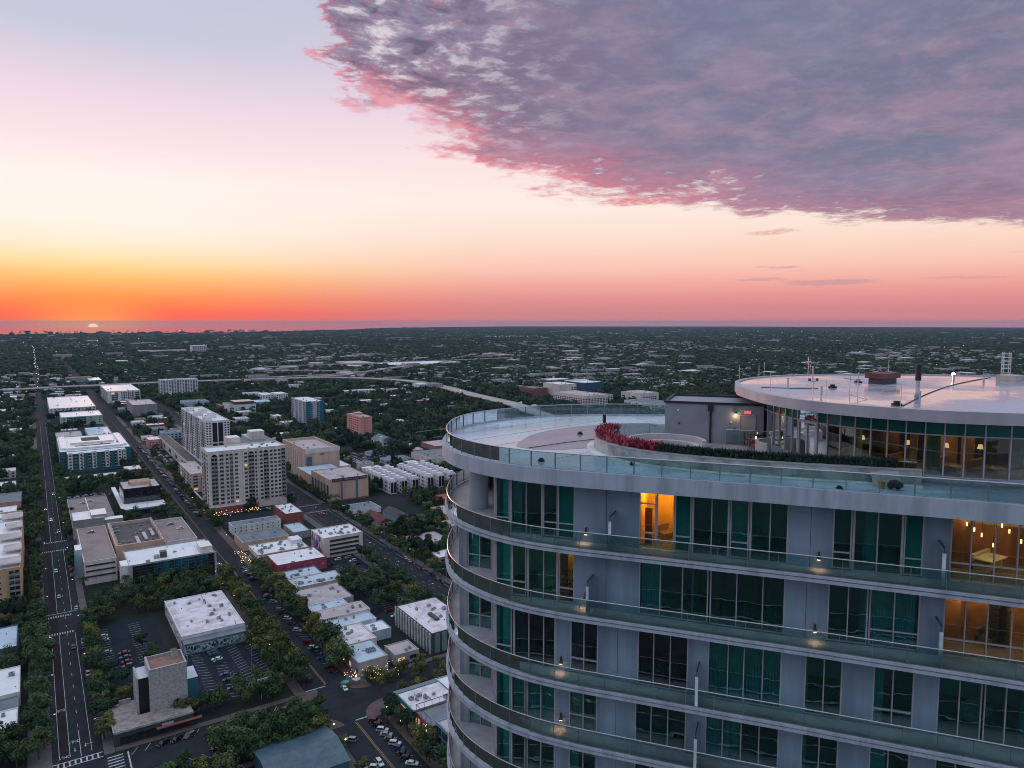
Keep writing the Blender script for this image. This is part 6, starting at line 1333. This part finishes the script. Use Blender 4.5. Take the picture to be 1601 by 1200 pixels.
# ================================================================== CARS
random.seed(55)
m_tyre = mat('tyre', (.012, .012, .012), .9); m_cglass = mat('car_glass', (.01, .013, .017), .08, spec=.8); m_hl = mat('headlamp', (.6, .6, .6), .2); m_tl = mat('tail_lamp', (.25, .01, .01), .3); m_hlit = emit('headlamp_lit', (1, .9, .75), 8); m_tlit = emit('tail_lamp_lit', (1, .05, .03), 4)
PAINT = {'white': (.62, .63, .65), 'silver': (.32, .33, .35), 'black': (.012, .012, .014), 'grey': (.10, .105, .11), 'red': (.16, .012, .016), 'blue': (.03, .07, .16)}
CARM = {}
def carmesh(col, suv):
    k = (col, suv)
    if k in CARM: return CARM[k]
    p = mat('paint_' + col, PAINT[col], .22, .03, .5, spec=.6); h1, h2 = (.95, 1.65) if suv else (.85, 1.38)
    prof = [(-2.3, .35), (2.3, .35), (2.34, .7), (2.1, h1 - .06), (1.2, h1), (.55, h2 - .04), (.1, h2), (-1.2 if not suv else -1.8, h2 - .02), (-1.75 if not suv else -2.1, h1 + .03), (-2.28, h1 - .03), (-2.34, .65)]
    b = MB(); W_ = .88
    def yw(z): return W_ * (1 if z < h1 + .05 else .80)
    n = len(prof)
    for s_ in (-1, 1):
        P = [(yw(z) * s_, y, z) for y, z in prof]; b.face(P if s_ > 0 else P[::-1])
    for i in range(n):
        (y0, z0_), (y1, z1_) = prof[i], prof[(i + 1) % n]; b.face([(-yw(z0_), y0, z0_), (-yw(z1_), y1, z1_), (yw(z1_), y1, z1_), (yw(z0_), y0, z0_)])
    g_ = MB(); yb = -1.2 if not suv else -1.8
    for s_ in (-1, 1): g_.face([(s_ * .885, 1.05, h1 + .02), (s_ * .885, yb - .35, h1 + .03), (s_ * .73, yb, h2 - .08), (s_ * .73, .2, h2 - .07), (s_ * .80, .6, h2 - .2)])
    g_.face([(-.78, 1.17, h1 + .04), (.78, 1.17, h1 + .04), (.64, .6, h2 - .06), (-.64, .6, h2 - .06)]); g_.face([(-.7, yb - .52, h1 + .08), (.7, yb - .52, h1 + .08), (.62, yb - .06, h2 - .05), (-.62, yb - .06, h2 - .05)])
    w = MB()
    for k_ in range(12):
        a0, a1 = 6.283 * k_ / 12, 6.283 * (k_ + 1) / 12
        w.face([(-.11, .33 * math.cos(a0), .33 * math.sin(a0)), (.11, .33 * math.cos(a0), .33 * math.sin(a0)), (.11, .33 * math.cos(a1), .33 * math.sin(a1)), (-.11, .33 * math.cos(a1), .33 * math.sin(a1))])
    for x in (-.11, .11): w.face([(x, .33 * math.cos(6.283 * q / 12), .33 * math.sin(6.283 * q / 12)) for q in range(12)]); w.face([(x * 1.05, .19 * math.cos(6.283 * q / 8), .19 * math.sin(6.283 * q / 8)) for q in range(8)], 1)
    L = MB().box(-.2, -.03, -.07, .2, .05, .07)
    CARM[k] = (b.mesh('body', p), g_.mesh('glass', m_cglass), w.mesh('wheel', [m_tyre, m_hvac]), L.mesh('headlight', m_hl), L.mesh('tail_light', m_tl), L.mesh('headlight', m_hlit), L.mesh('tail_light', m_tlit), h1)
    return CARM[k]
CARN = {}
LOTMB = MB()
LOTM = ['white', 'silver', 'black', 'grey', 'red', 'blue']
def car(x, y, rz, where, lit=False, parts=True, col=None, z=.05):
    if not parts:
        me = carmesh('white', random.random() < .45); mi = random.choice((0, 0, 1, 2, 2, 3, 3, 4, 5)); c, s_ = math.cos(rz), math.sin(rz)
        for q, (m_, k) in enumerate(((me[0], mi), (me[1], 6))):
            b = len(LOTMB.v); LOTMB.v += [(x + v.co.x * c - v.co.y * s_, y + v.co.x * s_ + v.co.y * c, z + v.co.z) for v in m_.vertices]
            for p in m_.polygons: LOTMB.f.append(tuple(b + t for t in p.vertices)); LOTMB.m.append(k)
        return
    col = col or random.choice(('white', 'white', 'white', 'silver', 'silver', 'black', 'black', 'black', 'grey', 'grey', 'grey', 'red', 'blue')); suv = random.random() < .45; B_, G_, Wm, HL, TL, HLt, TLt, h1 = carmesh(col, suv)
    e = bpy.data.objects.new('car', None); COL.objects.link(e); e.location = (x, y, z); e.rotation_euler = (0, 0, rz); k = (col, suv, where); i = CARN.get(k, 0); CARN[k] = i + 1
    tag(e, '%s %s %s, %s nearest' % (col, 'estate' if suv else 'saloon', where, nth(i)), 'car', 'cars ' + where)
    def ch(nm, me, l=(0, 0, 0)): o = bpy.data.objects.new(nm, me); COL.objects.link(o); o.parent = e; o.location = l
    ch('body', B_); ch('glass', G_)
    if parts:
        for sx in (-.8, .8):
            for sy in (-1.42, 1.42): ch('wheel', Wm, (sx, sy, .33))
            ch('headlight', HLt if lit else HL, (sx * .78, 2.30, .68)); ch('tail_light', TLt if lit else TL, (sx * .78, -2.31, .72))
def cars_along(x, y0, y1, step, rz, where, fill=.8, parts=True, skip=(), jit=.2):
    y = y0
    while y < y1:
        if random.random() < fill and not any(a < y < b for a, b in skip): car(x + random.uniform(-jit, jit), y, rz + random.uniform(-.04, .04), where, parts=parts)
        y += step
cars_along(92.2, 298, 400, 3.6, R(48), 'parked at the left kerb of the middle avenue', .5)
cars_along(104.4, 300, 470, 3.4, R(-132), 'parked at the right kerb of the middle avenue', .6)
cars_along(92.4, 440, 480, 3.4, R(48), 'parked beside the mirror glass office', .8)
cars_along(92.3, 600, 1000, 4.0, R(48), 'parked further up the left kerb of the middle avenue', .5, False)
cars_along(104.6, 600, 1000, 4.2, R(-132), 'parked in front of the condominium row', .5, False)
cars_along(104.2, 205, 252, 3.6, R(-132), 'parked on the right below the crossroads', .85)
cars_along(91.6, 205, 252, 4.0, R(48), 'parked on the left below the crossroads', .4)
cars_along(13.4, 300, 420, 6.4, math.pi, 'parked at the right kerb of the left avenue', .45)
cars_along(13.2, 446, 560, 6.6, math.pi, 'parked beside the near parking garage', .4)
cars_along(181.2, 300, 440, 6.4, math.pi, 'parked at the near kerb of the right avenue', .6)
cars_along(197.6, 300, 460, 6.4, math.pi, 'parked at the far kerb of the right avenue', .6)
for y0, where in ((286.5, 'parked along the north side of the cross street'),):
    x = 24
    while x < 80:
        if random.random() < .6: car(x, 282.6 - 1.2, R(-60) + R(180), where)
        x += 4.6
x = 26
while x < 78:
    if random.random() < .3: car(x, 266.5, R(60), 'parked along the near side of the cross street')
    x += 4.6
for (x, y, rz, lit, where, col) in ((99.9, 302, math.pi, False, 'driving up to the crossroads on the middle avenue', 'white') if False else (95.2, 311, math.pi, False, 'driving down the middle avenue', 'white'), (103.4, 282.5, math.pi, False, 'turning at the crossroads', 'white'), (94.9, 226, math.pi, False, 'waiting below the crossroads', 'white'), (100.8, 214, 0, True, 'with lit tail lamps below the crossroads', 'black'),
        (9.4, 392, math.pi, False, 'driving on the left avenue', 'black'), (5.8, 470, math.pi, False, 'driving near the near garage', 'silver'), (5.6, 520, math.pi, False, 'driving beyond the silver car', 'white'), (9.4, 620, math.pi, True, 'driving on the far left avenue', 'black'), (5.8, 660, math.pi, True, 'driving on the far left avenue', 'white'), (2.6, 700, math.pi, True, 'in the bus lane far up the left avenue', 'grey'), (9.4, 760, math.pi, True, 'driving on the far left avenue', 'silver'),
        (191, 350, 0, False, 'driving on the right avenue', 'black'), (186, 430, 0, True, 'driving on the right avenue', 'red'), (-2, 431, R(90), False, 'stopped at the left crossing', 'red'), (190, 560, 0, True, 'waiting at the far right junction', 'red'), (186.4, 562, 0, True, 'waiting at the far right junction', 'black')):
    car(x, y, rz, where, lit, True, col)
for (x0, x1, y0, y1, st_, fill, where, rz) in ((22, 30, 356, 408, 5.2, .35, 'parked in the left car park', R(90)), (39, 46, 318, 352, 3.2, .35, 'parked beside the stucco block', R(90)), (64, 64.1, 300, 350, 2.9, .3, 'parked in the near central car park', R(72)), (153, 170, 340, 446, 8, .35, 'parked behind the middle avenue shops', R(90)), (212, 250, 470, 480, 9, .7, 'parked beside the pale blue hall', 0)):
    y = y0
    while y < y1:
        x = x0
        while x <= x1:
            if random.random() < fill: car(x, y, rz, where, parts=y < 448)
            x += max(st_ if y1 - y0 < 20 else 7, 3)
        y += st_ if y1 - y0 > 20 else 6
for (x, y, zz_) in ((23, 640, 7.8), (28, 672, 7.8), (33, 676, 7.8), (27, 552, 13.6), (75, 545, 13.1), (79, 530, 13.1)): car(x, y, R(90), 'parked on a rooftop deck', z=zz_)
for (x0, x1, y0, y1, where) in ((118, 150, 860, 960, 'in the car park by the pink building'), (118, 170, 600, 606, 'below the condominium'), (-60, -20, 690, 718, 'beside the double roofed hall'), (205, 240, 770, 840, 'behind the ribbed beige tower'), (20, 80, 720, 738, 'behind the black glass cube'), (290, 345, 742, 798, 'in the lot behind the townhouses')):
    y = y0
    while y < y1:
        x = x0
        while x < x1:
            if random.random() < .5: car(x, y, R(90) + random.choice((0, math.pi)), where, parts=False)
            x += 3.0 if (y1 - y0) < 12 else 6.5
        y += 2.9 if (y1 - y0) > 12 else 6
tag(LOTMB.build('far_parked_cars', [mat('paint_' + c, PAINT[c], .22, .03, .5, spec=.6) for c in LOTM] + [m_cglass]), 'rows of tiny parked cars in the far streets and car parks', 'cars', kind='stuff')
# car park surfaces and bay lines
def lot(x0, x1, y0, y1, nm='car_park'): 
    mb = MB(); mb.face([(x0, y0, .055), (x1, y0, .055), (x1, y1, .055), (x0, y1, .055)]); o = mb.build(nm, m_lot); o['kind'] = 'structure'
lot(19, 46, 314, 412); lot(48, 84, 300, 353); lot(143, 172, 332, 448); lot(205, 262, 455, 490); lot(290, 345, 740, 800); lot(170, 177, 290, 332)
mb = MB(); zl = .066
def bay(x, y, l, rz): c, s_ = math.cos(rz) * l / 2, math.sin(rz) * l / 2; n_ = Vector((-s_, c)).normalized() * .08; mb.face([(x - c - n_.x, y - s_ - n_.y, zl), (x + c - n_.x, y + s_ - n_.y, zl), (x + c + n_.x, y + s_ + n_.y, zl), (x - c + n_.x, y - s_ + n_.y, zl)])
for i in range(17): bay(80.6, 302 + i * 2.9, 5, R(20)); bay(64.5, 302 + i * 2.9, 5, R(-20)); bay(72.5, 305 + i * 2.9, 4.6, R(20)); bay(56.5, 305 + i * 2.9, 4.6, R(-20))
for i in range(18): bay(22.5, 358 + i * 2.9, 5, 0); bay(36.5, 358 + i * 2.9, 5, 0)
for i in range(34): bay(155, 336 + i * 3, 5, 0); bay(166, 336 + i * 3, 5, 0)
for i in range(34): bay(91.4, 300 + i * 3.55, 4.6, R(138)); bay(105.2, 302 + i * 3.4, 4.6, R(-42))
for i in range(14): bay(24 + i * 4.2, 283, 5, R(60)); bay(24 + i * 4.2, 265, 5, R(-60))
for i in range(15): bay(105.2, 205 + i * 3.4, 4.6, R(-42))
o = mb.build('parking_bay_lines', m_line); o['kind'] = 'structure'

# ================================================================== STREET FURNITURE
m_pole = mat('galvanised_pole', (.33, .34, .35), .5)
lampm = (MB().cyl(0, 0, 0, 9, .10, 8, .07).tube([(0, 0, 8.9), (1.0, 0, 9.25), (2.0, 0, 9.2)], .05, 6).mesh('pole', m_pole), MB().box(1.8, -.18, 9.1, 2.6, .18, 9.22).mesh('lamp_head', m_pole), MB().box(1.95, -.14, 9.05, 2.5, .14, 9.09).mesh('lamp_glass', emit('street_lamp_glow', (1, .86, .66), 6)))
glob = (MB().cyl(0, 0, 0, 4.2, .08, 8, .06).cyl(0, 0, 0, .5, .18, 8, .1).mesh('pole', m_black), MB().blob((0, 0, 4.45), .26, 8).mesh('lamp_globe', emit('globe_glow', (1, .80, .55), 7)))
LN = {}
def lamp(x, y, rz, where, kind=0):
    e = bpy.data.objects.new('street_lamp', None); COL.objects.link(e); e.location = (x, y, .1); e.rotation_euler = (0, 0, rz); i = LN.get(where, 0); LN[where] = i + 1
    tag(e, '%s street lamp %s, %s nearest' % (('tall', 'globe')[kind], where, nth(i)), 'street lamp', 'street lamps ' + where)
    for nm, me in zip(('pole', 'lamp_head', 'lamp_glass') if kind == 0 else ('pole', 'lamp_globe'), lampm if kind == 0 else glob): o = bpy.data.objects.new(nm, me); COL.objects.link(o); o.parent = e
for y in (309, 345, 388, 448, 500, 560, 620, 690, 760): lamp(-1.9, y, 0, 'on the left kerb of the left avenue')
for y in (297, 360, 410, 470, 540, 610, 700, 790): lamp(14.9, y, math.pi, 'on the right kerb of the left avenue')
for y in (296, 318, 340, 362, 384, 406, 428, 455, 520, 600, 650, 700, 760): lamp(88.3, y, 0, 'on the left pavement of the middle avenue', 1); lamp(108.6, y + 8, 0, 'on the right pavement of the middle avenue', 1)
for y in (218, 240, 252): lamp(109.4, y, 0, 'below the crossroads on the right', 1); lamp(87.8, y, 0, 'below the crossroads on the left', 1)
for y in (310, 350, 395, 440, 490, 550, 610): lamp(178.4, y, 0, 'on the near kerb of the right avenue'); lamp(199.2, y + 18, math.pi, 'on the far kerb of the right avenue')
for x, y in ((66, 352), (76, 326), (50, 330), (40, 690), (64, 640), (72, 641)): lamp(x, y, R(90), 'standing among the car parks')
# twin-post sign by the crossroads
e = empty('post_sign', (73, 294, 0), 'white twin post sign board beside the near central car park', 'sign')
for x in (72, 74.4): MB().cyl(x, 294, 0, 6.6, .14, 8).build('post', roofW, e)
b_ = MB().box(70.4, 293.85, 6.6, 76, 294.15, 8.8).build('sign_board', mat('sign_white', (.55, .52, .58), .6), e); MB().box(71.0, 293.78, 6.95, 75.6, 293.84, 8.5).build('sign_face', mat('sign_face_blue', (.16, .18, .28), .6), b_); MB().cyl(0, 0, 0, .05, .5, 16).build('sign_emblem', mat('sign_emblem_plum', (.12, .03, .10), .6), b_)
ob = b_.children[-1]; ob.rotation_euler = (R(90), 0, 0); ob.location = Vector((71.9, 293.76, 7.7))
for v_ in ob.data.vertices: v_.co += Vector((73, 294, 0))
ob.location = Vector((71.9, 293.77, 7.7)) - Vector((73, 294, 0)); 
# parasol group and people-scale clutter of the corner terrace: tables, parasols
for i, (x, y, c, lab) in enumerate(((106.8, 286.5, (.03, .06, .14), 'navy'), (109.6, 284.2, (.45, .50, .46), 'pale'), (104.5, 284.6, (.05, .30, .20), 'green'))):
    e = empty('parasol', (x, y, .15), '%s cafe parasol on the corner terrace at the crossroads' % lab, 'parasol'); MB().cyl(x, y, .15, 2.7, .04, 6).build('pole', m_metal, e); MB().cyl(x, y, 2.2, 2.9, 1.7, 8, .1).build('canopy', mat('parasol_' + lab, c, .8), e)
# warm string lights in the terrace trees and street trees
mb = MB(); random.seed(17)
for i in range(110): x, y = random.choice(((random.uniform(113, 128), random.uniform(276, 288)), (random.uniform(106, 118), random.uniform(284, 292)))); z = random.uniform(1.2, 4.6); r_ = .085; mb.blob((x, y, z), r_, 4)
for i in range(55): x = random.choice((87.2, 111.0)) + random.uniform(-3, 3); y = random.uniform(292, 470); mb.blob((x, y, random.uniform(3, 8.2)), .10, 4)
for i in range(60): mb.blob((random.uniform(108, 150), random.uniform(592, 603), random.uniform(1, 4)), .13, 4)
for i in range(36): mb.blob((random.uniform(105, 112), random.uniform(466, 490), random.uniform(.8, 3.5)), .12, 4)
tag(mb.build('string_lights', emit('string_light', (1, .66, .36), 9)), 'warm string lights glowing in the terrace and avenue trees', 'lights', kind='stuff')
# far lights of the town
mb = MB(); random.seed(23)
for i in range(230):
    r = 900 * (12500 / 900) ** (random.random() ** .7); a = random.uniform(-2, 72); x, y = pol(a, r); mb.blob((x, y, random.uniform(11, 16)), r * .00022 * random.uniform(.5, 1.3), 4)
for i in range(46): y = 1950 + i * 75 * random.uniform(.8, 1.2); mb.blob((random.uniform(1, 13), y, 3), y * .00026, 4)
for i in range(14): x, y = pol(32.5 + i * .28, 6900); mb.blob((x, y, 14), 2.6, 4)
tag(mb.build('distant_lights', emit('distant_light', (1, .82, .62), 3.5)), 'tiny points of light scattered across the far town', 'lights', kind='stuff')

# ================================================================== HAZE
if HAZE:
    m = bpy.data.materials.new('haze'); m.use_nodes = True; t = m.node_tree; t.nodes.remove(t.nodes['Principled BSDF']); v = t.nodes.new('ShaderNodeVolumePrincipled'); v.inputs['Color'].default_value = (.40, .56, .84, 1); v.inputs['Density'].default_value = HAZE_D; v.inputs['Anisotropy'].default_value = .0
    t.links.new(v.outputs[0], t.nodes['Material Output'].inputs['Volume'])
    o = MB().box(-24000, -1200, -1.9, 32000, 30500, 172).build('haze', m); tag(o, 'pale evening haze over the whole town', 'haze', kind='stuff')
